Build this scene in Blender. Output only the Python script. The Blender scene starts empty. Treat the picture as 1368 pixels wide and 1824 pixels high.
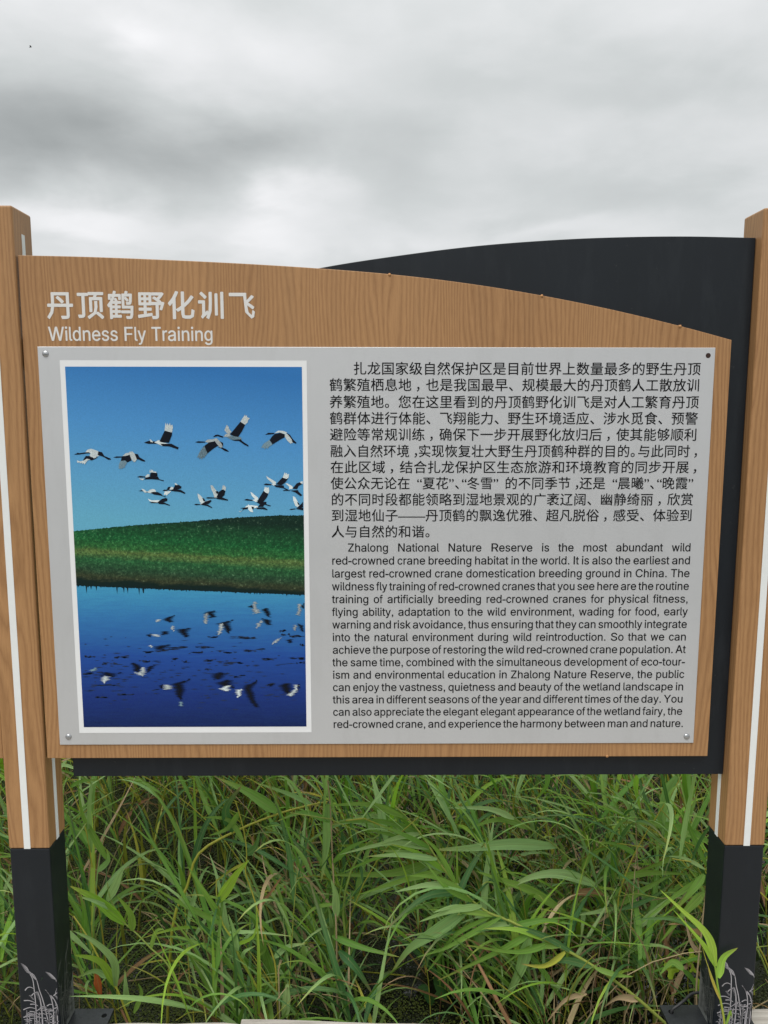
import bpy, bmesh, math, random
from mathutils import Vector, Matrix, noise
random.seed(11)
R = math.radians
SC = bpy.context.scene
COL = SC.collection

# ------------------------------------------------------------ camera, sky, sun, exposure
cam_data = bpy.data.cameras.new('camera')
cam = bpy.data.objects.new('camera', cam_data)
COL.objects.link(cam)
SC.camera = cam
cam_data.sensor_fit = 'HORIZONTAL'
cam_data.sensor_width = 36.0
cam_data.lens = 36.0 * 1365.9 / 1368.0
cam_data.clip_start = 0.05
cam_data.clip_end = 3000
PITCH, YAW, ROLL = 0.1301, 0.0092, 0.0009
fwd = Vector((math.sin(YAW) * math.cos(PITCH), math.cos(YAW) * math.cos(PITCH), -math.sin(PITCH)))
rgt = Vector((math.cos(YAW), -math.sin(YAW), 0))
up = rgt.cross(fwd)
r2 = rgt * math.cos(ROLL) + up * math.sin(ROLL)
u2 = up * math.cos(ROLL) - rgt * math.sin(ROLL)
m = Matrix((r2, u2, -fwd)).transposed().to_4x4()
m.translation = Vector((0.6983, -1.6105, 0.7279))
cam.matrix_world = m

SUN_EL, SUN_AZ = R(55), R(205)          # behind the camera, a little to the left; azimuth from +Y clockwise
world = bpy.data.worlds.new('World')
SC.world = world
world.use_nodes = True
nt = world.node_tree
nt.nodes.clear()
N = nt.nodes.new
def lk(a, b): nt.links.new(a, b)
def wm(op, a, b=None, c=None, clamp=False):
    n = N('ShaderNodeMath'); n.operation = op; n.use_clamp = clamp
    for i, v in enumerate((a, b, c)):
        if v is None: continue
        if isinstance(v, (int, float)): n.inputs[i].default_value = v
        else: lk(v, n.inputs[i])
    return n.outputs[0]
out = N('ShaderNodeOutputWorld')
sky = N('ShaderNodeTexSky'); sky.sky_type = 'NISHITA'; sky.sun_disc = False
sky.sun_elevation = SUN_EL; sky.sun_rotation = SUN_AZ
bg1 = N('ShaderNodeBackground'); lk(sky.outputs[0], bg1.inputs[0]); bg1.inputs[1].default_value = 0.08
bg2 = N('ShaderNodeBackground'); bg2.inputs[1].default_value = 1.0
mixs = N('ShaderNodeMixShader'); mixs.inputs[0].default_value = 0.96
lk(bg1.outputs[0], mixs.inputs[1]); lk(bg2.outputs[0], mixs.inputs[2]); lk(mixs.outputs[0], out.inputs[0])
tc = N('ShaderNodeTexCoord')
sep = N('ShaderNodeSeparateXYZ'); lk(tc.outputs['Generated'], sep.inputs[0])
zc = wm('MAXIMUM', sep.outputs[2], 0.0)
den = wm('ADD', zc, 0.14)
cx = wm('DIVIDE', sep.outputs[0], den); cy = wm('DIVIDE', sep.outputs[1], den)
comb = N('ShaderNodeCombineXYZ'); lk(cx, comb.inputs[0]); lk(cy, comb.inputs[1])
def wnoise(scale, detail, rough, off, dist=0.0):
    n = N('ShaderNodeTexNoise'); n.inputs['Scale'].default_value = scale
    n.inputs['Detail'].default_value = detail; n.inputs['Roughness'].default_value = rough
    n.inputs['Distortion'].default_value = dist
    v = N('ShaderNodeVectorMath'); v.operation = 'ADD'; v.inputs[1].default_value = off
    lk(comb.outputs[0], v.inputs[0]); lk(v.outputs[0], n.inputs['Vector'])
    return n.outputs['Fac']
n_big = wnoise(0.55, 4, 0.5, (3.1, 7.3, 0))
n_mid = wnoise(1.6, 6, 0.52, (1.7, 2.2, 4), 0.25)
dv = N('ShaderNodeVectorMath'); dv.operation = 'MULTIPLY'; dv.inputs[1].default_value = (1, 1, 2.0); lk(tc.outputs['Generated'], dv.inputs[0])
n_f = N('ShaderNodeTexNoise'); n_f.inputs['Scale'].default_value = 5.5; n_f.inputs['Detail'].default_value = 7; n_f.inputs['Roughness'].default_value = 0.52; n_f.inputs['Distortion'].default_value = 0.15
lk(dv.outputs[0], n_f.inputs['Vector']); n_fine = n_f.outputs['Fac']
# soft cloud masses: (azimuth, elevation, width, height, strength); wobbling outlines
az = wm('ARCTAN2', sep.outputs[0], sep.outputs[1])
el = wm('ARCSINE', sep.outputs[2])
wob = wm('MULTIPLY', wm('SUBTRACT', n_mid, 0.5), 0.22)
wob2 = wm('MULTIPLY', wm('SUBTRACT', n_fine, 0.5), 0.10)
azw = wm('ADD', wm('ADD', az, wob), wob2); elw = wm('ADD', el, wm('MULTIPLY', wob, 0.55)); elw = wm('ADD', elw, wm('MULTIPLY', wob2, -0.4))
def blob(a, e, w, h, s):
    dx = wm('DIVIDE', wm('SUBTRACT', azw, R(a)), R(w)); dy = wm('DIVIDE', wm('SUBTRACT', elw, R(e)), R(h))
    d = wm('ADD', wm('MULTIPLY', dx, dx), wm('MULTIPLY', dy, dy))
    g = wm('EXPONENT', wm('MULTIPLY', d, -1.0))
    return wm('MULTIPLY', g, s)
masses = [(-19, 17.8, 9.0, 2.7, -0.27), (-10, 17.0, 6, 2.3, -0.13), (-30, 18.0, 9, 3.5, -0.18), (-6, 14.8, 2.6, 2.0, 0.16), (-16.2, 23.4, 2.4, 1.0, 0.10), (4, 20, 5, 1.5, 0.03),
          (-22, 12.9, 8, 1.2, 0.16), (-5, 12.3, 8, 0.9, 0.06), (19, 21.6, 6, 2.0, -0.10), (9, 16.0, 8, 2.2, -0.06),
          (18, 13.6, 7, 1.6, -0.08), (7, 22, 5, 2, -0.05), (-20, 24, 14, 3.0, 0.10), (-6, 22.5, 7, 2.4, 0.07), (18, 26, 8, 3, 0.05), (10, 12.0, 6, 0.8, 0.08), (1, 18, 4, 3, -0.04)]
acc = None
for b in masses:
    g = blob(*b); acc = g if acc is None else wm('ADD', acc, g)
val = wm('ADD', acc, 0.665)
val = wm('ADD', val, wm('MULTIPLY', wm('SUBTRACT', n_big, 0.5), 0.22))
val = wm('ADD', val, wm('MULTIPLY', wm('SUBTRACT', n_mid, 0.5), 0.16))
val = wm('ADD', val, wm('MULTIPLY', wm('SUBTRACT', n_fine, 0.5), 0.27))
# an overcast sky grows brighter towards the zenith
val = wm('MAXIMUM', val, 0.32)
ramp = N('ShaderNodeValToRGB')
e = ramp.color_ramp.elements
e[0].position = 0.30; e[0].color = (0.335, 0.355, 0.355, 1)
e[1].position = 1.0; e[1].color = (1.08, 1.08, 1.09, 1)
x = ramp.color_ramp.elements.new(0.62); x.color = (0.615, 0.640, 0.640, 1)
x = ramp.color_ramp.elements.new(0.82); x.color = (0.87, 0.872, 0.885, 1)
lk(val, ramp.inputs[0]); lk(ramp.outputs[0], bg2.inputs[0])
# an overcast sky is brighter towards the zenith than at the horizon
zen = wm('MULTIPLY', wm('MULTIPLY', wm('SUBTRACT', zc, 0.30, clamp=True), 2.0), wm('SUBTRACT', zc, 0.30, clamp=True))
lk(wm('MULTIPLY', wm('ADD', wm('MULTIPLY', zen, 2.0), 1.0), 0.80), bg2.inputs[1])

sd = bpy.data.lights.new('sun', 'SUN'); sd.energy = 1.5; sd.angle = R(35); sd.color = (1.0, 0.97, 0.93)
sun = bpy.data.objects.new('sun', sd); COL.objects.link(sun)
sdir = Vector((math.sin(SUN_AZ) * math.cos(SUN_EL), math.cos(SUN_AZ) * math.cos(SUN_EL), math.sin(SUN_EL)))
sun.rotation_euler = sdir.to_track_quat('Z', 'Y').to_euler()
sun.location = (0, -5, 8)
SC.view_settings.view_transform = 'Standard'
SC.view_settings.look = 'None'
SC.view_settings.exposure = 0.38
SC.view_settings.gamma = 1.0
SC.view_settings.use_curve_mapping = False

# ------------------------------------------------------------ helpers
def s2l(r, g, b):
    f = lambda v: (v / 255 / 12.92) if v / 255 <= 0.04045 else ((v / 255 + 0.055) / 1.055) ** 2.4
    return (f(r), f(g), f(b), 1)

def tag(o, label=None, cat=None, group=None, kind=None):
    if label: o['label'] = label
    if cat: o['category'] = cat
    if group: o['group'] = group
    if kind: o['kind'] = kind
    return o

def empty(name, loc=(0, 0, 0)):
    o = bpy.data.objects.new(name, None); o.empty_display_size = 0.1
    COL.objects.link(o); o.location = loc
    return o

def mesh_obj(name, me, mats=None, parent=None, smooth=False):
    o = bpy.data.objects.new(name, me); COL.objects.link(o)
    if mats:
        for q in (mats if isinstance(mats, (list, tuple)) else [mats]): me.materials.append(q)
    if smooth:
        me.polygons.foreach_set('use_smooth', [True] * len(me.polygons))
    if parent: o.parent = parent
    return o

def from_data(name, vs, fs, mats=None, parent=None, smooth=False):
    me = bpy.data.meshes.new(name); me.from_pydata(vs, [], fs); me.update()
    return mesh_obj(name, me, mats, parent, smooth)

def from_bm(name, bm, mats=None, parent=None, smooth=False):
    me = bpy.data.meshes.new(name); bm.to_mesh(me); bm.free()
    return mesh_obj(name, me, mats, parent, smooth)

def box_bm(x0, x1, y0, y1, z0, z1, bev=0.0, seg=2):
    bm = bmesh.new(); bmesh.ops.create_cube(bm, size=1)
    for v in bm.verts:
        v.co = Vector((x0 + (v.co.x + .5) * (x1 - x0), y0 + (v.co.y + .5) * (y1 - y0), z0 + (v.co.z + .5) * (z1 - z0)))
    if bev: bmesh.ops.bevel(bm, geom=bm.edges[:], offset=bev, segments=seg, affect='EDGES', profile=0.5)
    return bm

def box(name, x0, x1, y0, y1, z0, z1, mat, parent, bev=0.0):
    return from_bm(name, box_bm(x0, x1, y0, y1, z0, z1, bev), mat, parent)

def slab(name, outline, y0, y1, mat, parent, bev=0.0):
    """a board cut to an outline in X-Z, from y0 (front) to y1 (back)"""
    bm = bmesh.new()
    a = [bm.verts.new((x, y0, z)) for x, z in outline]
    b = [bm.verts.new((x, y1, z)) for x, z in outline]
    n = len(outline)
    f = bm.faces.new(a); bm.faces.new(b[::-1])
    for i in range(n): bm.faces.new((a[i], b[i], b[(i + 1) % n], a[(i + 1) % n]))
    bmesh.ops.recalc_face_normals(bm, faces=bm.faces[:])
    if bev:
        ed = [e for e in bm.edges if all(abs(v.co.y - y0) < 1e-6 for v in e.verts)]
        bmesh.ops.bevel(bm, geom=ed, offset=bev, segments=2, affect='EDGES', profile=0.5)
    return from_bm(name, bm, mat, parent)

# ------------------------------------------------------------ materials
def new_mat(name):
    mt = bpy.data.materials.new(name); mt.use_nodes = True
    t = mt.node_tree; p = t.nodes['Principled BSDF']
    return mt, t, p

class NT:
    def __init__(s, t): s.t = t
    def n(s, kind, **kw):
        x = s.t.nodes.new(kind)
        for k, v in kw.items():
            if k.startswith('i_'):
                key = k[2:].replace('_', ' ')
                x.inputs[key].default_value = v
            else: setattr(x, k, v)
        return x
    def l(s, a, b): s.t.links.new(a, b)
    def m(s, op, a, b=None, c=None, clamp=False):
        x = s.t.nodes.new('ShaderNodeMath'); x.operation = op; x.use_clamp = clamp
        for i, v in enumerate((a, b, c)):
            if v is None: continue
            if isinstance(v, (int, float)): x.inputs[i].default_value = v
            else: s.l(v, x.inputs[i])
        return x.outputs[0]
    def mix(s, fac, a, b, mode='MIX'):
        x = s.t.nodes.new('ShaderNodeMix'); x.data_type = 'RGBA'; x.blend_type = mode
        for sock, v in ((x.inputs[0], fac), (x.inputs[6], a), (x.inputs[7], b)):
            if isinstance(v, (int, float)): sock.default_value = v
            elif isinstance(v, tuple): sock.default_value = v
            else: s.l(v, sock)
        return x.outputs[2]
    def ramp(s, fac, stops, interp='LINEAR'):
        x = s.t.nodes.new('ShaderNodeValToRGB'); cr = x.color_ramp; cr.interpolation = interp
        while len(cr.elements) < len(stops): cr.elements.new(0.5)
        for el_, (p, c) in zip(cr.elements, stops):
            el_.position = p; el_.color = c if len(c) == 4 else (*c, 1)
        s.l(fac, x.inputs[0]); return x.outputs[0]

def simple_mat(name, col, rough=0.5, metal=0.0, bump=0.0, bscale=60, var=0.06, spec=0.5):
    mt, t, p = new_mat(name); q = NT(t)
    tcn = q.n('ShaderNodeTexCoord')
    n1 = q.n('ShaderNodeTexNoise', i_Scale=bscale, i_Detail=5.0); q.l(tcn.outputs['Object'], n1.inputs['Vector'])
    n2 = q.n('ShaderNodeTexNoise', i_Scale=5.0, i_Detail=4.0); q.l(tcn.outputs['Object'], n2.inputs['Vector'])
    f = q.m('ADD', q.m('MULTIPLY', n1.outputs['Fac'], 0.4), q.m('MULTIPLY', n2.outputs['Fac'], 0.6))
    lo = tuple(max(0, c * (1 - var * 2)) for c in col[:3]) + (1,); hi = tuple(min(1, c * (1 + var * 2)) for c in col[:3]) + (1,)
    q.l(q.ramp(f, [(0.3, lo), (0.7, hi)]), p.inputs['Base Color'])
    p.inputs['Metallic'].default_value = metal
    p.inputs['Specular IOR Level'].default_value = spec
    q.l(q.m('ADD', q.m('MULTIPLY', n2.outputs['Fac'], 0.12), rough - 0.06), p.inputs['Roughness'])
    if bump:
        b = q.n('ShaderNodeBump', i_Strength=bump, i_Distance=0.001); q.l(n1.outputs['Fac'], b.inputs['Height']); q.l(b.outputs[0], p.inputs['Normal'])
    return mt

def add_wear(mt, scale, thr, col, amt, stretch=(1, 1, 1)):
    q = NT(mt.node_tree); p = mt.node_tree.nodes['Principled BSDF']
    tcn = q.n('ShaderNodeTexCoord'); mp = q.n('ShaderNodeMapping'); mp.inputs['Scale'].default_value = stretch
    q.l(tcn.outputs['Object'], mp.inputs[0])
    n1 = q.n('ShaderNodeTexNoise', i_Scale=scale, i_Detail=6.0, i_Roughness=0.7); q.l(mp.outputs[0], n1.inputs['Vector'])
    f = q.m('MULTIPLY', q.m('MULTIPLY', q.m('SUBTRACT', n1.outputs['Fac'], thr), 8.0, clamp=True), amt)
    src = p.inputs['Base Color'].links[0].from_socket
    q.l(q.mix(f, src, col), p.inputs['Base Color'])

def wood_mat(name, side=False, base=(0.400, 0.218, 0.094), dark=(0.225, 0.110, 0.043), seedx=0.0):
    """wood-grain film on metal; side=True runs the grain across Y instead of X"""
    mt, t, p = new_mat(name); q = NT(t)
    tcn = q.n('ShaderNodeTexCoord'); sp = q.n('ShaderNodeSeparateXYZ'); q.l(tcn.outputs['Object'], sp.inputs[0])
    u = q.m('ADD', sp.outputs[0], sp.outputs[1]); u = q.m('ADD', u, seedx); z = sp.outputs[2]
    def vec(ku, kz, off=0.0):
        c = q.n('ShaderNodeCombineXYZ'); q.l(q.m('MULTIPLY', u, ku), c.inputs[0]); q.l(q.m('MULTIPLY', z, kz), c.inputs[2]); c.inputs[1].default_value = off
        return c.outputs[0]
    broad = q.n('ShaderNodeTexNoise', i_Scale=1.0, i_Detail=2.0, i_Roughness=0.5); q.l(vec(7.0, 0.9), broad.inputs['Vector'])
    wig = q.n('ShaderNodeTexNoise', i_Scale=1.0, i_Detail=3.0, i_Roughness=0.6); q.l(vec(60.0, 7.0, 3.0), wig.inputs['Vector'])
    # growth rings: contour lines of a stretched field give straight grain with cathedrals
    fld = q.m('ADD', q.m('MULTIPLY', broad.outputs['Fac'], 17.0), q.m('MULTIPLY', u, 105.0))
    fld = q.m('ADD', fld, q.m('MULTIPLY', wig.outputs['Fac'], 1.1))
    fr = q.m('FRACT', fld)
    ring = q.m('MULTIPLY', q.m('SUBTRACT', 1.0, q.m('ABSOLUTE', q.m('SUBTRACT', q.m('MULTIPLY', fr, 2.0), 1.0))), 1.0)
    ring = q.m('POWER', ring, 1.6)
    pore = q.n('ShaderNodeTexNoise', i_Scale=1.0, i_Detail=3.0, i_Roughness=0.7); q.l(vec(620.0, 26.0, 9.0), pore.inputs['Vector'])
    pr = q.m('MULTIPLY', q.m('SUBTRACT', pore.outputs['Fac'], 0.42), 2.6, clamp=True)
    big = q.n('ShaderNodeTexNoise', i_Scale=1.0, i_Detail=3.0); q.l(vec(5.0, 0.7, 17.0), big.inputs['Vector'])
    lvl = q.m('ADD', q.m('MULTIPLY', ring, 0.44), q.m('MULTIPLY', pr, 0.42))
    lvl = q.m('ADD', lvl, q.m('MULTIPLY', q.m('SUBTRACT', big.outputs['Fac'], 0.45), 0.7))
    col = q.ramp(lvl, [(0.0, base), (0.85, dark)])
    q.l(col, p.inputs['Base Color'])
    p.inputs['Roughness'].default_value = 0.48; p.inputs['Specular IOR Level'].default_value = 0.35
    b = q.n('ShaderNodeBump', i_Strength=0.25, i_Distance=0.0006); q.l(pore.outputs['Fac'], b.inputs['Height']); q.l(b.outputs[0], p.inputs['Normal'])
    return mt

M = {}
M['wood'] = wood_mat('wood_grain_film')
M['wood_post'] = wood_mat('wood_grain_film_post', seedx=3.37)
M['black'] = simple_mat('black_powder_coat', (0.0055, 0.0085, 0.0125), 0.42, 0.0, 0.25, 900, 0.1, 0.36)
M['silver'] = simple_mat('silver_painted_plate', (0.575, 0.582, 0.592), 0.44, 0.45, 0.08, 1400, 0.015)
M['white'] = simple_mat('white_stripe_paint', (0.72, 0.74, 0.73), 0.5, 0, 0, 60, 0.02)
M['whiteprint'] = simple_mat('white_print_border', (0.74, 0.75, 0.755), 0.5, 0, 0, 60, 0.01)
M['titletext'] = simple_mat('pale_grey_lettering', (0.67, 0.66, 0.64), 0.5, 0, 0, 60, 0.02)
M['ink'] = simple_mat('black_ink', (0.006, 0.006, 0.007), 0.6, 0, 0, 60, 0.05, 0.1)
M['steel'] = simple_mat('zinc_screw_head', (0.45, 0.46, 0.47), 0.3, 0.9, 0.1, 300, 0.1)
M['hole'] = simple_mat('rusty_dark_hole', (0.03, 0.012, 0.008), 0.8, 0, 0.2, 800, 0.3)
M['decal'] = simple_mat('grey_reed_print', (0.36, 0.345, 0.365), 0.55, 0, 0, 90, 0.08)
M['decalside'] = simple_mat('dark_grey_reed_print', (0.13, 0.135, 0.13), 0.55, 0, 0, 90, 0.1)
M['cap'] = simple_mat('orange_spacer_cap', (0.45, 0.22, 0.08), 0.5)
M['cable'] = simple_mat('black_rubber_cable', (0.015, 0.015, 0.016), 0.55)
M['flange'] = simple_mat('dark_steel_flange', (0.035, 0.038, 0.042), 0.35, 0.5, 0.3, 200, 0.2)
M['pk'] = simple_mat('printed_black_feathers', (0.005, 0.007, 0.013), 0.6, 0, 0, 60, 0.2, 0.12)
M['pw'] = simple_mat('printed_white_feathers', (0.48, 0.54, 0.57), 0.5, 0, 0, 700, 0.42, 0.2)
M['pg'] = simple_mat('printed_grey_feathers', (0.16, 0.26, 0.32), 0.5, 0, 0, 500, 0.45, 0.3)
M['pweed'] = simple_mat('printed_dark_weed', (0.012, 0.022, 0.05), 0.5, 0, 0, 500, 0.4, 0.3)

add_wear(M['black'], 55, 0.66, (0.10, 0.10, 0.095, 1), 0.5)
add_wear(M['black'], 7, 0.52, (0.030, 0.036, 0.042, 1), 0.14, (3, 3, .6))
add_wear(M['silver'], 6, 0.50, (0.40, 0.40, 0.39, 1), 0.10, (3, 3, .8))
add_wear(M['silver'], 90, 0.70, (0.25, 0.24, 0.22, 1), 0.35)
add_wear(M['wood'], 4, 0.52, (0.20, 0.12, 0.06, 1), 0.14, (4, 4, .5))
add_wear(M['wood_post'], 4, 0.52, (0.20, 0.12, 0.06, 1), 0.14, (4, 4, .5))

def picture_mat():
    mt, t, p = new_mat('printed_wetland_photograph'); q = NT(t)
    tcn = q.n('ShaderNodeTexCoord'); sp = q.n('ShaderNodeSeparateXYZ'); q.l(tcn.outputs['Object'], sp.inputs[0])
    x, z = sp.outputs[0], sp.outputs[2]
    zs = q.m('DIVIDE', q.m('SUBTRACT', z, 0.48), 0.34)
    zs = q.m('SUBTRACT', zs, q.m('MULTIPLY', q.m('SUBTRACT', 0.30, x), 0.35))
    skyc = q.ramp(zs, [(0.0, s2l(102, 172, 200)), (0.25, s2l(94, 162, 204)), (0.6, s2l(78, 146, 204)), (1.0, s2l(50, 116, 182))])
    n = q.n('ShaderNodeTexNoise', i_Scale=650.0, i_Detail=2.0); q.l(tcn.outputs['Object'], n.inputs['Vector'])
    zw = q.m('DIVIDE', q.m('SUBTRACT', z, 0.04), 0.32)
    mp = q.n('ShaderNodeMapping'); mp.inputs['Scale'].default_value = (6, 1, 60); q.l(tcn.outputs['Object'], mp.inputs[0])
    wv = q.n('ShaderNodeTexNoise', i_Scale=3.0, i_Detail=6.0, i_Roughness=0.65); q.l(mp.outputs[0], wv.inputs['Vector'])
    zz = q.m('ADD', zw, q.m('MULTIPLY', q.m('SUBTRACT', wv.outputs['Fac'], 0.5), 0.22))
    wat = q.ramp(zz, [(0.0, s2l(12, 24, 80)), (0.22, s2l(22, 44, 118)), (0.5, s2l(32, 72, 152)), (0.78, s2l(52, 118, 176)), (0.97, s2l(66, 150, 190))])
    c = q.mix(q.m('GREATER_THAN', z, 0.40), wat, skyc)
    c = q.mix(q.m('MULTIPLY', q.m('SUBTRACT', n.outputs['Fac'], 0.25), 0.5), c, (0.03, 0.09, 0.16, 1), 'MIX')
    q.l(c, p.inputs['Base Color']); p.inputs['Roughness'].default_value = 0.55; p.inputs['Specular IOR Level'].default_value = 0.15
    return mt
def bank_mat():
    mt, t, p = new_mat('printed_green_bank'); q = NT(t)
    tcn = q.n('ShaderNodeTexCoord'); sp = q.n('ShaderNodeSeparateXYZ'); q.l(tcn.outputs['Object'], sp.inputs[0])
    x, z = sp.outputs[0], sp.outputs[2]
    n = q.n('ShaderNodeTexNoise', i_Scale=190.0, i_Detail=5.0, i_Roughness=0.8); q.l(tcn.outputs['Object'], n.inputs['Vector'])
    n2 = q.n('ShaderNodeTexNoise', i_Scale=24.0, i_Detail=4.0); q.l(tcn.outputs['Object'], n2.inputs['Vector'])
    zz = q.m('ADD', z, q.m('MULTIPLY', q.m('SUBTRACT', x, 0.3), 0.06))
    zz = q.m('ADD', zz, q.m('MULTIPLY', q.m('SUBTRACT', n2.outputs['Fac'], 0.5), 0.012))
    g = q.m('DIVIDE', q.m('SUBTRACT', zz, 0.335), 0.165)
    mp = q.n('ShaderNodeMapping'); mp.inputs['Scale'].default_value = (26, 1, 130); q.l(tcn.outputs['Object'], mp.inputs[0])
    n3 = q.n('ShaderNodeTexNoise', i_Scale=1.0, i_Detail=5.0, i_Roughness=0.7); q.l(mp.outputs[0], n3.inputs['Vector'])
    g = q.m('ADD', g, q.m('MULTIPLY', q.m('SUBTRACT', n3.outputs['Fac'], 0.5), 0.12))
    base = q.ramp(g, [(0.0, s2l(10, 30, 44)), (0.13, s2l(14, 34, 34)), (0.18, s2l(70, 74, 50)), (0.28, s2l(52, 88, 60)), (0.42, s2l(52, 116, 68)), (0.52, s2l(112, 140, 76)), (0.58, s2l(58, 122, 62)), (0.7, s2l(34, 112, 60)), (0.85, s2l(30, 88, 52)), (1.0, s2l(20, 50, 40))])
    lt = q.m('MULTIPLY', q.m('SUBTRACT', n.outputs['Fac'], 0.42), 5.0, clamp=True)
    above = q.m('GREATER_THAN', g, 0.16)
    lt = q.m('MULTIPLY', lt, q.m('ADD', 0.25, q.m('MULTIPLY', n3.outputs['Fac'], 1.2)))
    hi = q.m('MULTIPLY', q.m('SUBTRACT', n.outputs['Fac'], 0.6), 7.0, clamp=True)
    c = q.mix(lt, q.mix(0.72, base, (0.003, 0.014, 0.008, 1)), base)
    c = q.mix(q.m('MULTIPLY', q.m('MULTIPLY', hi, above), 0.6), c, (0.36, 0.55, 0.34, 1))
    q.l(c, p.inputs['Base Color']); p.inputs['Roughness'].default_value = 0.55; p.inputs['Specular IOR Level'].default_value = 0.15
    return mt
M['picture'] = picture_mat(); M['bank'] = bank_mat()

def leaf_mat(name, c1, c2, tip, trans=0.25, rough=0.5, tipamt=0.5):
    mt, t, p = new_mat(name); q = NT(t)
    oi = q.n('ShaderNodeObjectInfo'); ge = q.n('ShaderNodeNewGeometry')
    rnd = q.m('FRACT', q.m('ADD', oi.outputs['Random'], ge.outputs['Random Per Island']))
    uv = q.n('ShaderNodeUVMap'); sp = q.n('ShaderNodeSeparateXYZ'); q.l(uv.outputs[0], sp.inputs[0])
    mp = q.n('ShaderNodeCombineXYZ'); q.l(q.m('MULTIPLY', sp.outputs[0], 9.0), mp.inputs[0]); q.l(q.m('MULTIPLY', sp.outputs[1], 1.3), mp.inputs[1]); q.l(q.m('MULTIPLY', rnd, 40.0), mp.inputs[2])
    vn = q.n('ShaderNodeTexNoise', i_Scale=1.6, i_Detail=3.0); q.l(mp.outputs[0], vn.inputs['Vector'])
    base = q.mix(rnd, c1, c2)
    vein = q.m('MULTIPLY', q.m('SUBTRACT', vn.outputs['Fac'], 0.5), 1.1)
    hs = q.n('ShaderNodeHueSaturation'); q.l(base, hs.inputs['Color']); q.l(q.m('ADD', 1.0, vein), hs.inputs['Value'])
    r2_ = q.m('FRACT', q.m('MULTIPLY', rnd, 7.31))
    q.l(q.m('ADD', 0.487, q.m('MULTIPLY', r2_, 0.026)), hs.inputs['Hue'])
    tipf = q.m('MULTIPLY', q.m('POWER', sp.outputs[1], 6.0), q.m('MULTIPLY', q.m('GREATER_THAN', r2_, 1.0 - tipamt), 1.0))
    col = q.mix(tipf, hs.outputs[0], tip)
    mid = q.m('LESS_THAN', q.m('ABSOLUTE', q.m('SUBTRACT', sp.outputs[0], 0.5)), 0.05)
    col = q.mix(q.m('MULTIPLY', mid, 0.3), col, (0.28, 0.34, 0.12, 1))
    q.l(col, p.inputs['Base Color']); p.inputs['Roughness'].default_value = rough
    p.inputs['Specular IOR Level'].default_value = 0.22
    tr = q.n('ShaderNodeBsdfTranslucent'); q.l(q.mix(1.0, col, (1.15, 1.25, 0.55, 1), 'MULTIPLY'), tr.inputs[0])
    ms = q.n('ShaderNodeMixShader'); ms.inputs[0].default_value = trans
    q.l(p.outputs[0], ms.inputs[1]); q.l(tr.outputs[0], ms.inputs[2]); q.l(ms.outputs[0], t.nodes['Material Output'].inputs[0])
    b = q.n('ShaderNodeBump', i_Strength=0.5, i_Distance=0.0008); q.l(vn.outputs['Fac'], b.inputs['Height']); q.l(b.outputs[0], p.inputs['Normal'])
    return mt
TAN = (0.34, 0.22, 0.11, 1); YEL = (0.36, 0.33, 0.07, 1)
M['g'] = leaf_mat('reed_leaf_green', (0.125, 0.270, 0.042, 1), (0.195, 0.345, 0.062, 1), YEL, 0.3)
M['p'] = leaf_mat('reed_leaf_glaucous', (0.245, 0.410, 0.135, 1), (0.320, 0.480, 0.190, 1), YEL, 0.3)
M['d'] = leaf_mat('reed_leaf_dark', (0.055, 0.150, 0.045, 1), (0.085, 0.190, 0.055, 1), TAN, 0.25)
M['l'] = leaf_mat('reed_leaf_fresh', (0.235, 0.420, 0.045, 1), (0.300, 0.470, 0.065, 1), YEL, 0.35)
M['y'] = leaf_mat('reed_stem_yellow', (0.420, 0.380, 0.050, 1), (0.320, 0.350, 0.050, 1), TAN, 0.05)
M['m'] = leaf_mat('reed_stem_green', (0.210, 0.290, 0.060, 1), (0.260, 0.320, 0.060, 1), TAN, 0.05)
M['t'] = leaf_mat('reed_dry_tan', (0.380, 0.270, 0.150, 1), (0.480, 0.370, 0.220, 1), TAN, 0.1, 0.6)
M['b'] = leaf_mat('reed_dry_brown', (0.200, 0.105, 0.048, 1), (0.270, 0.150, 0.070, 1), TAN, 0.1, 0.6)
M['o'] = leaf_mat('orange_dead_leaf', (0.45, 0.14, 0.03, 1), (0.40, 0.12, 0.03, 1), TAN, 0.1, 0.6)
M['v'] = leaf_mat('bindweed_leaf', (0.250, 0.380, 0.025, 1), (0.300, 0.400, 0.030, 1), YEL, 0.35)
M['w'] = leaf_mat('broad_water_leaf', (0.040, 0.105, 0.028, 1), (0.055, 0.125, 0.032, 1), YEL, 0.2, 0.3)
M['duck'] = leaf_mat('duckweed', (0.090, 0.110, 0.022, 1), (0.050, 0.070, 0.016, 1), TAN, 0.0, 0.5, 0.1)

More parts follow.
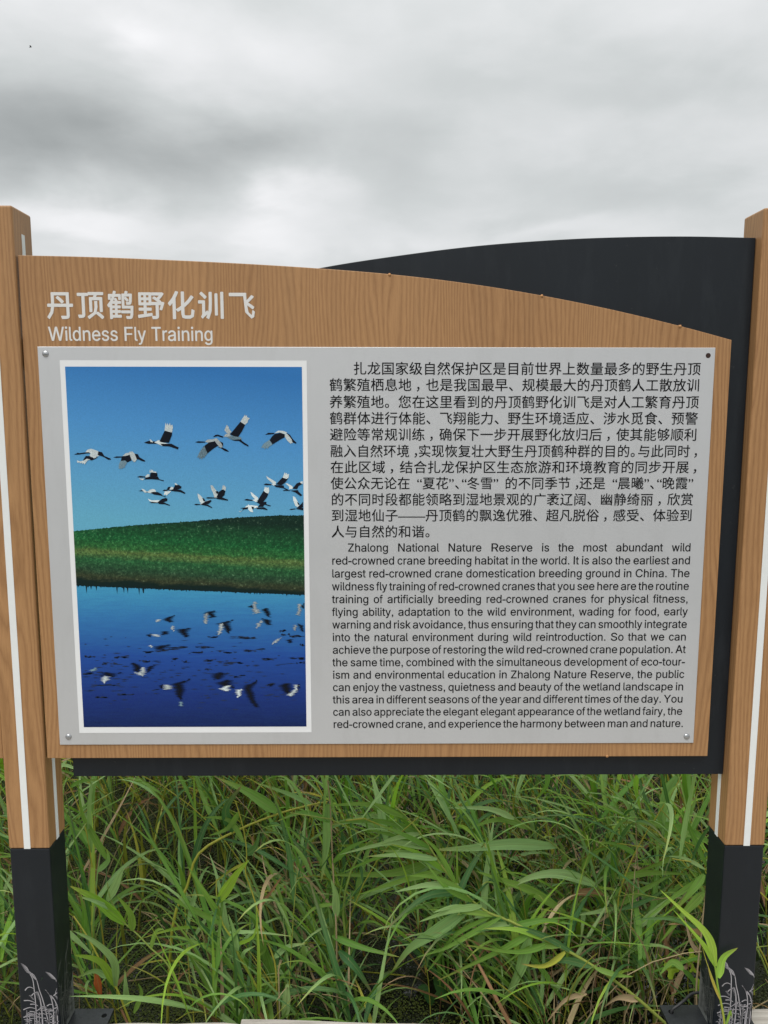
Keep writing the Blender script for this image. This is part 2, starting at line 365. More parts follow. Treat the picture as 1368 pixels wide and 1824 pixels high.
def water_mat():
    mt, t, p = new_mat('still_dark_water_with_algae'); q = NT(t)
    tcn = q.n('ShaderNodeTexCoord')
    n = q.n('ShaderNodeTexNoise', i_Scale=1.3, i_Detail=6.0, i_Roughness=0.6); q.l(tcn.outputs['Object'], n.inputs['Vector'])
    v = q.n('ShaderNodeTexVoronoi', i_Scale=150.0); q.l(tcn.outputs['Object'], v.inputs['Vector'])
    sp = q.n('ShaderNodeSeparateXYZ'); q.l(tcn.outputs['Object'], sp.inputs[0])
    f = q.m('ADD', n.outputs['Fac'], q.m('MULTIPLY', sp.outputs[0], -0.07))
    f = q.m('MULTIPLY', q.m('SUBTRACT', f, 0.42), 9.0, clamp=True)
    grain = q.m('MULTIPLY', q.m('SUBTRACT', 0.62, v.outputs['Distance']), 3.0, clamp=True)
    mask = q.m('MULTIPLY', f, grain)
    duckc = q.mix(v.outputs['Color'], (0.055, 0.070, 0.016, 1), (0.030, 0.036, 0.012, 1))
    q.l(q.mix(mask, (0.006, 0.007, 0.005, 1), duckc), p.inputs['Base Color'])
    q.l(q.m('ADD', q.m('MULTIPLY', mask, 0.6), 0.04), p.inputs['Roughness'])
    n3 = q.n('ShaderNodeTexNoise', i_Scale=14.0, i_Detail=3.0); q.l(tcn.outputs['Object'], n3.inputs['Vector'])
    hh = q.m('ADD', q.m('MULTIPLY', mask, 0.5), q.m('MULTIPLY', n3.outputs['Fac'], 0.6))
    b = q.n('ShaderNodeBump', i_Strength=0.4, i_Distance=0.004); q.l(hh, b.inputs['Height']); q.l(b.outputs[0], p.inputs['Normal'])
    return mt
M['water'] = water_mat()
def plank_mat():
    mt, t, p = new_mat('weathered_grey_plank'); q = NT(t)
    tcn = q.n('ShaderNodeTexCoord'); oi = q.n('ShaderNodeObjectInfo')
    mp = q.n('ShaderNodeMapping'); mp.inputs['Scale'].default_value = (3, 90, 90); q.l(tcn.outputs['Object'], mp.inputs[0])
    ad = q.n('ShaderNodeVectorMath', operation='ADD'); q.l(mp.outputs[0], ad.inputs[0])
    cb = q.n('ShaderNodeCombineXYZ'); q.l(q.m('MULTIPLY', oi.outputs['Random'], 50.0), cb.inputs[0]); q.l(cb.outputs[0], ad.inputs[1])
    n = q.n('ShaderNodeTexNoise', i_Scale=1.0, i_Detail=6.0, i_Roughness=0.7); q.l(ad.outputs[0], n.inputs['Vector'])
    q.l(q.ramp(n.outputs['Fac'], [(0.3, (0.10, 0.085, 0.07)), (0.48, (0.33, 0.30, 0.26)), (0.7, (0.47, 0.44, 0.39))]), p.inputs['Base Color'])
    p.inputs['Roughness'].default_value = 0.8
    b = q.n('ShaderNodeBump', i_Strength=0.9, i_Distance=0.003); q.l(n.outputs['Fac'], b.inputs['Height']); q.l(b.outputs[0], p.inputs['Normal'])
    return mt
M['plank'] = plank_mat()
def soil_mat():
    return simple_mat('marsh_mud', (0.05, 0.045, 0.025), 0.8, 0, 0.5, 20, 0.3)
M['mud'] = soil_mat()
# traced flat print (metres x 10000 on the plate), glyph outlines, hero reeds (mm)
CR=[[["K",[640,6383,703,6408,723,6425,751,6412,893,6431,969,6440,976,6408,911,6408,740,6383]],["K",[889,6355,974,6355,1142,6327,1065,6283,1003,6261,924,6289,884,6261,827,6247,835,6280]],["W",[883,6431,933,6487,1009,6506,1093,6478,1185,6440,1162,6355,1109,6340,1100,6317,1076,6321,1065,6299,1038,6321,996,6336,965,6359,992,6412,950,6434]],["K",[1157,6450,1232,6431,1275,6355,1405,6299,1413,6280,1356,6274,1256,6336,1135,6378]],["W",[696,6261,761,6242,837,6257,905,6295,980,6283,922,6261,882,6213,852,6176,835,6208,805,6185,794,6219,759,6194,756,6223,707,6213]]],[["K",[1459,6325,1529,6346,1656,6344,1651,6325,1528,6314]],["K",[1642,6346,1805,6393,1841,6261,1750,6219,1705,6261,1609,6238,1631,6308]],["W",[1656,6355,1730,6416,1806,6425,1814,6384,1709,6352]],["G",[1606,6251,1705,6261,1744,6214,1700,6147,1683,6100,1661,6119,1640,6081,1622,6100,1593,6081,1562,6100,1569,6166]],["K",[1890,6408,1974,6393,2009,6327,2120,6261,2123,6238,2072,6242,1989,6280,1942,6289]],["W",[1797,6440,1864,6450,1909,6403,1951,6280,1927,6252,1901,6223,1877,6238,1847,6270,1813,6356]]],[["K",[2112,6632,2212,6671,2427,6648,2426,6612,2209,6608]],["W",[2233,6706,2271,6687,2309,6640,2250,6647]],["W",[2328,6640,2429,6691,2486,6640,2681,6600,2640,6561,2483,6569]],["K",[2453,6608,2682,6612,2836,6530,2816,6494,2640,6553,2503,6561]],["K",[2439,6659,2554,6883,2706,6860,2704,6797,2635,6632,2486,6640]],["W",[2550,6883,2579,7051,2600,6985,2618,7047,2640,6985,2669,7048,2679,6985,2719,7008,2729,6954,2706,6844]]],[["K",[1940,5912,1994,5935,2116,5923,2115,5904,1992,5904]],["W",[1983,5901,2000,5866,2047,5847,2085,5862,2077,5882,2020,5878]],["W",[2111,5929,2165,5973,2207,5967,2191,5910,2125,5904]],["K",[2085,5862,2125,5901,2201,5920,2381,5920,2407,5866,2501,5840,2491,5824,2388,5853,2256,5866]],["K",[2211,5920,2219,5986,2271,6015,2365,5999,2372,5929,2315,5916]],["W",[2208,6005,2207,6062,2234,6034,2236,6081,2259,6049,2279,6068,2285,6030,2347,6024,2346,5999,2252,6011]]],[["K",[1956,5618,2038,5637,2113,5614,2170,5595,2150,5580,2056,5611]],["W",[2021,5668,2077,5649,2141,5595,2093,5580,2047,5624]],["W",[2132,5595,2200,5643,2258,5662,2314,5643,2322,5599,2263,5563,2197,5572]],["K",[2207,5580,2265,5599,2359,5595,2434,5557,2461,5519,2536,5500,2517,5486,2433,5519,2281,5542]]],[["K",[2459,5620,2504,5649,2570,5637,2569,5618]],["K",[2551,5643,2581,5700,2629,5710,2637,5672,2608,5633]],["W",[2608,5649,2648,5706,2695,5700,2687,5639]],["K",[2674,5633,2735,5748,2773,5758,2820,5739,2866,5710,2856,5672,2789,5653]],["W",[2717,5771,2746,5786,2792,5744,2744,5744]],["K",[2598,5634,2675,5653,2845,5643,2947,5576,2928,5557,2834,5595,2702,5611]],["W",[2512,5611,2645,5618,2605,5572,2582,5561,2546,5519,2528,5542,2486,5534]]],[["W",[2145,5457,2173,5442,2229,5419,2353,5423,2400,5423,2351,5377,2256,5377,2181,5404]],["K",[2351,5381,2449,5452,2526,5471,2563,5452,2552,5404,2465,5375,2369,5356]],["K",[2176,5369,2238,5388,2351,5375,2351,5361,2237,5361]],["K",[2351,5365,2484,5375,2615,5317,2596,5304,2502,5336,2388,5340]]],[["K",[3177,6644,3251,6664,3388,6654,3391,6635,3249,6629]],["K",[3446,6619,3547,6688,3605,6678,3662,6570,3561,6511,3430,6408,3402,6471,3346,6550]],["W",[3388,6658,3448,6698,3567,6707,3607,6727,3665,6688,3566,6658,3437,6633]],["G",[3375,6560,3406,6471,3434,6408,3369,6333,3354,6303,3339,6333,3308,6277,3289,6313,3255,6293,3260,6333,3210,6317,3263,6432,3325,6520]],["K",[3651,6540,3710,6550,3818,6501,3880,6455,3865,6442,3797,6461,3710,6521]],["K",[3684,6668,3762,6629,3764,6550,3721,6589]],["W",[3591,6717,3636,6723,3713,6639,3750,6570,3740,6534,3700,6530,3652,6580,3605,6648]]],[["W",[3798,6894,3850,7006,3888,6963,3897,6920,3945,6861,3904,6810,3846,6835]],["K",[3552,6751,3609,6796,3658,6802,3765,6763,3775,6743,3735,6743,3647,6770,3608,6757]],["G",[3824,6763,3923,6786,4139,6747,4157,6688,4039,6674,3921,6704]],["W",[3775,6757,3826,6816,3905,6826,3927,6771,3844,6753]],["K",[3941,6688,4138,6704,4161,6668,4293,6580,4292,6550,4214,6586,4098,6668,4019,6672]],["K",[3914,6806,4137,7070,4234,7006,4161,6865,4080,6751,4002,6767]],["W",[4137,7070,4167,7119,4238,7217,4247,7178,4277,7207,4276,7162,4335,7139,4295,7100,4284,7051,4248,7026,4233,7002]]],[["K",[4643,6800,4712,6840,4840,6836,4840,6816,4712,6802]],["K",[4850,6816,5028,6846,5070,6758,4946,6689,4797,6596,4729,6679,4790,6767]],["K",[5096,6836,5165,6797,5223,6708,5300,6630,5281,6614,5202,6649,5125,6767]],["W",[4840,6830,4920,6885,5028,6879,5106,6846,5066,6807,4949,6846]],["W",[5057,6836,5116,6807,5193,6708,5221,6620,5192,6634,5182,6606,5104,6679,5056,6757]],["G",[4733,6692,4797,6596,4727,6555,4690,6501,4671,6535,4631,6491,4618,6527,4554,6527,4609,6610]]],[["W",[3197,5567,3256,5527,3313,5457,3341,5396,3280,5352,3242,5386,3205,5487]],["K",[3294,5467,3333,5457,3356,5407,3321,5396]],["K",[3116,5330,3161,5346,3250,5336,3250,5322,3160,5316]],["W",[3240,5342,3331,5386,3456,5433,3371,5386,3280,5332]],["K",[3260,5332,3361,5396,3471,5427,3491,5406,3429,5346,3329,5316]],["K",[3250,5326,3409,5326,3503,5266,3487,5256,3388,5300]]],[["W",[3476,5741,3520,5733,3548,5687,3587,5637,3624,5557,3612,5477,3552,5477,3525,5577,3488,5657]],["K",[3576,5607,3626,5617,3649,5577,3604,5553]],["K",[3369,5471,3414,5487,3572,5477,3572,5461,3413,5457]],["K",[3593,5487,3655,5607,3726,5651,3785,5617,3763,5527,3702,5477]],["W",[3712,5651,3739,5747,3754,5721,3768,5747,3777,5707,3801,5707,3787,5621,3756,5647]],["K",[3552,5477,3702,5487,3840,5433,3829,5412,3730,5427,3611,5447]]],[["W",[4311,5597,4354,5577,4370,5557,4468,5477,4477,5420,4407,5440,4339,5517]],["K",[4174,5426,4228,5451,4357,5426,4357,5406,4228,5416]],["K",[4416,5396,4645,5386,4644,5336,4740,5306,4723,5290,4624,5320,4485,5346]],["W",[4351,5426,4417,5446,4466,5406,4426,5382]],["K",[4456,5406,4590,5621,4699,5597,4667,5497,4586,5396,4505,5366]],["W",[4594,5621,4622,5717,4641,5681,4663,5707,4675,5677,4701,5701,4709,5607,4688,5561,4629,5587]]],[["K",[4464,5280,4525,5366,4625,5360,4573,5280]],["W",[4053,5195,4113,5185,4164,5246,4225,5306,4325,5316,4464,5300,4463,5260,4364,5252,4204,5256,4143,5215,4083,5175]],["K",[4084,5252,4174,5266,4264,5276,4244,5235,4164,5225,4123,5195,4154,5240]],["W",[4256,5336,4334,5276,4362,5165,4302,5175,4259,5225]],["K",[4324,5286,4384,5276,4363,5225,4333,5246]],["K",[4424,5266,4593,5272,4672,5225,4652,5211,4563,5231,4443,5235]]],[["W",[4648,5940,4695,5906,4793,5847,4862,5797,4821,5757,4762,5797,4674,5877]],["K",[4589,5751,4643,5777,4762,5761,4755,5741,4642,5741]],["K",[4801,5741,5010,5737,5029,5687,5108,5647,5097,5623,5009,5673,4850,5701]],["W",[4762,5767,4822,5787,4861,5757,4801,5729]],["K",[4851,5757,4993,5906,5111,5881,5050,5797,4970,5741]],["W",[4996,5900,5044,6016,5057,5980,5083,6000,5093,5966,5133,5980,5120,5900,5081,5873]]],[["W",[5050,5777,5100,5777,5198,5717,5212,5667,5128,5653,5133,5707]],["K",[4988,5623,5028,5641,5147,5633,5147,5617]],["K",[5147,5627,5317,5637,5326,5607,5405,5527,5365,5507,5256,5587]],["K",[5198,5667,5289,5777,5359,5807,5418,5777,5328,5717,5297,5657]],["W",[5355,5805,5415,5827,5418,5767,5388,5777]]],[["W",[5205,5507,5255,5487,5303,5396,5342,5316,5302,5275,5252,5306,5214,5416]],["K",[5293,5386,5333,5356,5346,5316,5312,5326]],["K",[5121,5219,5171,5239,5251,5245,5251,5229,5171,5215]],["K",[5241,5239,5421,5259,5417,5205,5321,5225]],["K",[5281,5255,5352,5316,5419,5386,5417,5275,5361,5245]]]]
RF=[["K",[2368,2864,2511,2897,2642,2938,2570,2842,2596,2780,2486,2771,2387,2822]],["W",[2190,2780,2266,2843,2347,2843,2285,2801]],["K",[3195,2967,3326,3008,3529,3029,3487,2966,3533,2883,3383,2870,3324,2946]],["W",[3263,2946,3333,2979,3343,2904,3298,2737,3245,2758]],["K",[3460,2736,3644,2778,3889,2828,3806,2757,3835,2610,3780,2526,3681,2610,3622,2715]],["W",[3602,2736,3664,2757,3647,2589,3576,2493,3540,2527]],["W",[4304,3215,4393,3215,4382,3069,4483,3048,4482,2986,4319,2952,4293,3069]],["K",[4181,3132,4303,3153,4301,3090,4221,3103]],["K",[4484,3069,4667,3090,4683,2881,4583,2944]],["K",[4500,2860,4702,2818,4709,2713,4599,2714,4518,2777]],["W",[4458,2818,4519,2797,4393,2630,4365,2651,4396,2735]],["W",[5285,3172,5350,3172,5314,2922,5253,2922]],["K",[5350,3151,5423,3193,5422,3076,5357,3089]],["K",[2296,2571,2500,2579,2457,2507,2334,2495]],["W",[2111,2508,2274,2508,2312,2453,2170,2466]],["K",[2009,2487,2112,2529,2088,2445]],["K",[2623,2612,2990,2653,2906,2570,2911,2465,2821,2435,2742,2528,2641,2549]],["W",[2553,2696,2606,2696,2589,2570,2550,2612]],["K",[2101,2235,2530,2284,2446,2213,2362,2150,2160,2184]],["W",[2040,2256,2102,2268,2100,2213]],["W",[4725,2272,4776,2356,4899,2440,4899,2398,4795,2322]],["K",[5001,2377,5144,2397,5142,2313,5061,2313]],["W",[5189,2713,5250,2700,5208,2587,5175,2616]],["K",[5271,2733,5372,2712,5391,2565,5310,2628]],["K",[1637,1876,1780,1855,1899,1769,1813,1663,1711,1685,1654,1791]],["W",[1710,1664,1812,1651,1878,1769,1940,1769,1954,1620,1891,1565,1769,1608]],["K",[1980,1761,2167,1832,2102,1726,1975,1633]],["G",[731,1708,898,1772,915,1708,771,1678]],["K",[932,1636,1077,1665,1321,1635,1424,1660,1276,1558,1073,1580,970,1567]],["W",[947,1516,1032,1580,1174,1567,1171,1494,1024,1409,986,1474]],["K",[2500,1406,2789,1469,2913,1512,2787,1405,2802,1255,2757,1127,2692,1020,2613,1127,2557,1277]],["W",[2313,1342,2376,1385,2519,1363,2495,1278,2330,1265]],["G",[2650,998,2712,998,2729,890,2667,891]],["K",[2231,1364,2334,1376,2290,1299]],["K",[3327,1617,3574,1659,3778,1629,3611,1510,3446,1489,3366,1553]],["K",[3444,1425,3692,1488,3856,1467,3852,1296,3688,1339,3565,1318]],["W",[3543,1296,3689,1360,3792,1360,3768,1253,3706,1232,3563,1253]],["K",[4038,1359,4224,1402,4391,1487,4306,1359,4283,1252,4319,1037,4398,864,4295,865,4175,1037,4076,1209]],["W",[3884,1253,4036,1274,4034,1188,3950,1081,3910,1145]],["K",[4820,1379,5088,1400,5148,1292,5064,1164,4920,1207,4860,1293]],["K",[4594,1379,4800,1400,4675,1336]],["W",[5108,1378,5273,1378,5229,1206,5146,1112,4981,1130,5085,1185,5177,1271,5178,1335]],["K",[5273,1378,5313,1335,5271,1249]]]
WD=[[1830,2087,2158,2129,36],[2158,2129,2895,2233,47],[3038,2212,3466,2207,32],[3758,2442,4409,2416,39],[4077,2129,4568,2162,55],[3192,1919,3499,1927,39],[3579,1851,4091,1867,63],[5055,1962,5416,1957,39],[5218,1868,5415,1872,55],[4861,2575,5032,2579,39],[5083,2448,5422,2473,55],[4900,2482,5104,2503,55],[644,2009,889,2017,32],[1275,1983,1664,2016,32],[1004,1856,1371,1855,39],[1781,1897,2067,1905,55],[583,1611,1036,1665,20],[755,1355,1391,1379,32],[824,1089,1112,1097,55],[1299,1156,1690,1164,39],[2519,1955,2682,1954,24],[2741,1895,2864,1895,39],[3227,1724,3411,1706,47],[2891,2094,3218,2106,20],[3626,2084,3953,2091,47],[4461,1942,4850,1950,32],[5305,2262,5420,2262,47],[3309,2434,3554,2442,24],[3858,1531,4147,1603,32],[4573,1358,4717,1379,39]]
ST=[[[-876,-7136,-884,-6755,-882,-6257,-895,-5883,-914,-5635,-973,-5487,-1021,-5351,-1077,-5284],200],[[-584,-7392,-617,-6757,-662,-6433,-717,-6133,-782,-5884,-816,-5686,-874,-5537,-931,-5475],200],[[-338,-5793,-376,-5664,-438,-5564,-527,-5472],178],[[-506,-7139,-492,-6758,-483,-6385,-514,-6135,-564,-6010,-616,-5930],222],[[-349,-6636,-354,-6511,-408,-6260,-468,-6110,-527,-6035],222],[[-797,-7137,-753,-6756,-754,-6383,-774,-6133,-810,-5983,-837,-5938],266],[[-1062,-5294,-1111,-5259,-1161,-5234],93],[[-1048,-5323,-1097,-5289,-1146,-5264],93],[[-1034,-5353,-1083,-5318,-1132,-5293],93],[[-1019,-5382,-1068,-5347,-1118,-5322],93],[[-1005,-5411,-1054,-5376,-1104,-5351],93],[[-991,-5441,-1040,-5406,-1089,-5381],93],[[-976,-5470,-1025,-5435,-1075,-5410],93],[[-962,-5499,-1011,-5464,-1061,-5439],93],[[-928,-5487,-971,-5442,-1015,-5410],93],[[-912,-5513,-956,-5467,-999,-5435],93],[[-897,-5538,-940,-5493,-984,-5461],93],[[-882,-5564,-925,-5518,-969,-5486],93],[[-867,-5589,-910,-5544,-954,-5511],93],[[-852,-5615,-895,-5569,-939,-5537],93],[[-836,-5640,-880,-5595,-924,-5562],93],[[-821,-5666,-864,-5620,-908,-5588],93],[[-512,-5485,-562,-5464,-612,-5449],93],[[-494,-5507,-544,-5486,-594,-5471],93],[[-475,-5530,-526,-5509,-576,-5494],93],[[-457,-5553,-507,-5532,-558,-5517],93],[[-439,-5576,-489,-5555,-539,-5539],93],[[-420,-5598,-471,-5577,-521,-5562],93],[[-402,-5621,-452,-5600,-503,-5585],93],[[-384,-5644,-434,-5623,-484,-5608],93],[[-611,-5935,-629,-5910,-647,-5893],93],[[-598,-5956,-616,-5931,-634,-5914],93],[[-585,-5976,-603,-5952,-621,-5935],93],[[-572,-5997,-590,-5973,-608,-5955],93],[[-559,-6018,-577,-5994,-594,-5976],93],[[-546,-6039,-563,-6014,-581,-5997],93],[[-533,-6060,-550,-6035,-568,-6018],93],[[-521,-6047,-544,-6037,-568,-6029],93],[[-505,-6069,-529,-6059,-553,-6051],93],[[-489,-6091,-513,-6081,-537,-6073],93],[[-474,-6113,-497,-6102,-521,-6095],93],[[-458,-6135,-482,-6124,-506,-6117],93],[[-824,-5946,-851,-5953,-879,-5957],93],[[-812,-5977,-839,-5984,-866,-5989],93],[[-800,-6008,-827,-6015,-854,-6020],93],[[-787,-6039,-815,-6046,-842,-6051],93],[[-775,-6071,-803,-6077,-830,-6082],93],[[-763,-6102,-791,-6109,-818,-6113],93],[[-751,-6133,-779,-6140,-806,-6145],93],[[-982,-6037,-1001,-6040,-1021,-6043],93],[[-964,-6061,-983,-6064,-1002,-6066],93],[[-946,-6084,-965,-6088,-984,-6090],93],[[-927,-6108,-946,-6112,-966,-6114],93],[[-909,-6132,-928,-6135,-947,-6138],93],[[-397,-6048,-419,-6052,-440,-6054],93],[[-382,-6070,-404,-6073,-426,-6076],93],[[-368,-6092,-389,-6095,-411,-6098],93],[[-353,-6114,-375,-6117,-397,-6120],93],[[-338,-6136,-360,-6139,-382,-6141],93],[[-1106,-5912,-1050,-5845,-981,-5828,-909,-5863],200],[[-458,-6048,-405,-5998,-328,-5942],200],[[-965,-6044,-888,-5970,-797,-5954],200],[[-1148,-6168,-1013,-6169,-881,-6232],200],[[-1173,-6400,-1023,-6343,-867,-6382],200],[[-1185,-6593,-1035,-6556,-810,-6570],200],[[-1029,-6443,-917,-6457,-829,-6512],200],[[-626,-6309,-555,-6264,-488,-6279],200],[[-1007,-6261,-905,-6262,-829,-6307],200],[[-432,-6285,-337,-6281],200],[[-464,-6372,-390,-6348,-333,-6336],200],[[-319,-5862,-416,-5986],200],[[-707,-6358,-799,-6382,-894,-6457],200],[[-1002,-6905,-943,-6872,-888,-6917],134],[[-564,-6607,-514,-6576,-466,-6595],160],[[-546,-6578,-500,-6543,-458,-6560],138],[[-639,-6957,-690,-6920,-745,-6958],173],[[-513,-6742,-595,-6714,-678,-6716],163],[[-531,-7263,-569,-7233,-611,-7265],178],[[-640,-7237,-578,-7206,-518,-7226],160],[[-993,-6685,-1082,-6647,-1173,-6649],178],[[-1074,-7240,-978,-7206,-886,-7246],189],[[-751,-6632,-711,-6611,-673,-6608],161],[[-1048,-6640,-965,-6619,-883,-6625],136],[[-652,-6682,-561,-6652,-472,-6648],154],[[-1119,-6963,-1152,-6923,-1191,-6962],151],[[-710,-7369,-653,-7330,-598,-7340],158],[[-844,-6880,-916,-6847,-991,-6847],167],[[-877,-7092,-826,-7063,-779,-7095],153],[[-946,-7164,-849,-7144,-754,-7149],175],[[-1132,-6992,-1067,-6960,-1006,-6994],166],[[-780,-7342,-743,-7317,-708,-7335],173],[[-933,-6714,-878,-6678,-826,-6717],186],[[-1112,-7189,-1016,-7163,-923,-7194],187],[[-979,-6528,-1039,-6506,-1101,-6526],155],[[-577,-6796,-663,-6773,-750,-6772],148],[[-753,-6617,-834,-6586,-919,-6622],187],[[-559,-6527,-608,-6490,-661,-6524],142],[[-979,-7169,-926,-7137,-877,-7171],171],[[-1136,-6765,-1087,-6726,-1042,-6737],199],[[-889,-7336,-980,-7315,-1072,-7327],183],[[-668,-7352,-734,-7314,-803,-7323],198],[[-1066,-6588,-1100,-6549,-1137,-6557],172],[[-1173,-7116,-1126,-7092,-1084,-7131],169],[[-1155,-7295,-1195,-7269,-1236,-7266],165],[[-608,-6704,-653,-6680,-699,-6679],195],[[-619,-7204,-583,-7183,-550,-7205],151],[[-791,-6778,-853,-6740,-917,-6753],136],[[-1130,-6839,-1165,-6808,-1202,-6829],144],[[-1109,-6736,-1049,-6709,-993,-6743],155],[[-1083,-6916,-1002,-6880,-925,-6904],136],[[-852,-7018,-918,-6985,-987,-7010],158],[[-830,-7074,-768,-7045,-710,-7078],169],[[-653,-6409,-591,-6386,-533,-6423],155],[[-489,-6924,-576,-6894,-666,-6932],187],[[-724,-7271,-806,-7235,-891,-7256],140],[[-724,-6338,-680,-6317,-639,-6349],140],[[-529,-6523,-563,-6502,-600,-6531],165],[[-664,-6633,-716,-6611,-768,-6608],167],[[-641,-6446,-719,-6414,-800,-6416],145],[[-1143,-7386,-1067,-7354,-993,-7364],159],[[-902,-6749,-844,-6710,-790,-6746],149],[[-533,-7226,-626,-7191,-721,-7201],178],[[-802,-6842,-875,-6818,-950,-6831],165],[[-702,-7338,-772,-7315,-843,-7314],143],[[-830,-7320,-741,-7287,-654,-7294],173],[[-785,-7373,-694,-7353,-605,-7365],159],[[-1037,-6710,-1089,-6681,-1144,-6689],180],[[-1027,-6943,-1115,-6912,-1206,-6920],190],[[-899,-7106,-803,-7068,-710,-7077],176],[[-595,-6406,-546,-6382,-500,-6413],150],[[-1048,-7074,-959,-7051,-873,-7088],145],[[-1121,-7174,-1078,-7137,-1038,-7175],157],[[-769,-7045,-733,-7019,-700,-7042],138],[[-728,-7117,-791,-7085,-858,-7125],152],[[-676,-6451,-586,-6430,-496,-6421],158],[[-639,-7133,-585,-7111,-532,-7101],156],[[-770,-6887,-693,-6866,-619,-6888],182],[[-653,-7015,-732,-6990,-811,-6984],177],[[-1107,-7315,-1062,-7282,-1020,-7298],161],[[-936,-6528,-998,-6493,-1064,-6537],145],[[-782,-6940,-839,-6914,-899,-6935],191],[[-1137,-6862,-1086,-6824,-1036,-6830],163],[[-573,-6407,-636,-6383,-701,-6391],179],[[-795,-7294,-834,-7262,-876,-7275],159],[[-454,-6470,-524,-6433,-597,-6456],145],[[-1064,-7248,-1005,-7228,-948,-7224],193],[[-492,-6738,-422,-6705,-354,-6705],179],[[-978,-7240,-1041,-7204,-1108,-7254],185],[[-701,-6851,-633,-6828,-566,-6828],147],[[-620,-7313,-712,-7280,-805,-7278],193],[[-1089,-7167,-1161,-7146,-1234,-7150],167],[[-787,-6352,-730,-6315,-676,-6333],142],[[-569,-6968,-659,-6932,-753,-6964],187],[[-533,-7245,-592,-7214,-656,-7253],136],[[-1093,-6541,-1047,-6512,-1006,-6553],190],[[-1019,-6846,-982,-6811,-948,-6841],145],[[-547,-7094,-489,-7065,-433,-7092],160],[[-503,-7184,-451,-7161,-402,-7177],146],[[-999,-6510,-1056,-6477,-1118,-6518],174],[[-836,-6526,-748,-6498,-663,-6522],180],[[-1124,-6755,-1064,-6717,-1005,-6726],149],[[-874,-6532,-927,-6505,-984,-6540],137],[[-620,-7518,-603,-7088,-578,-6480],207],[[-495,-7519,-449,-7089,-426,-6490],185],[[-579,-7519,-538,-7088,-520,-6605],166],[[-665,-7518,-637,-7087,-626,-6724],156],[[-1178,-7514,-1125,-7084,-1095,-6412],160],[[-1120,-7515,-1108,-7084,-1089,-6610],178],[[-434,-7520,-418,-7089,-398,-6552],257],[[-487,-7519,-444,-7089,-415,-6397],223],[[-483,-7520,-439,-7089,-411,-6416],250],[[-1106,-7515,-1062,-7084,-1038,-6517],231],[[-472,-7520,-452,-7089,-426,-6446],237],[[-532,-7519,-522,-7088,-503,-6578],196],[[-856,-7517,-837,-7086,-811,-6463],209],[[-968,-7516,-946,-7085,-918,-6441],223],[[-649,-7518,-616,-7088,-593,-6519],173],[[-650,-7518,-616,-7088,-586,-6392],240]]
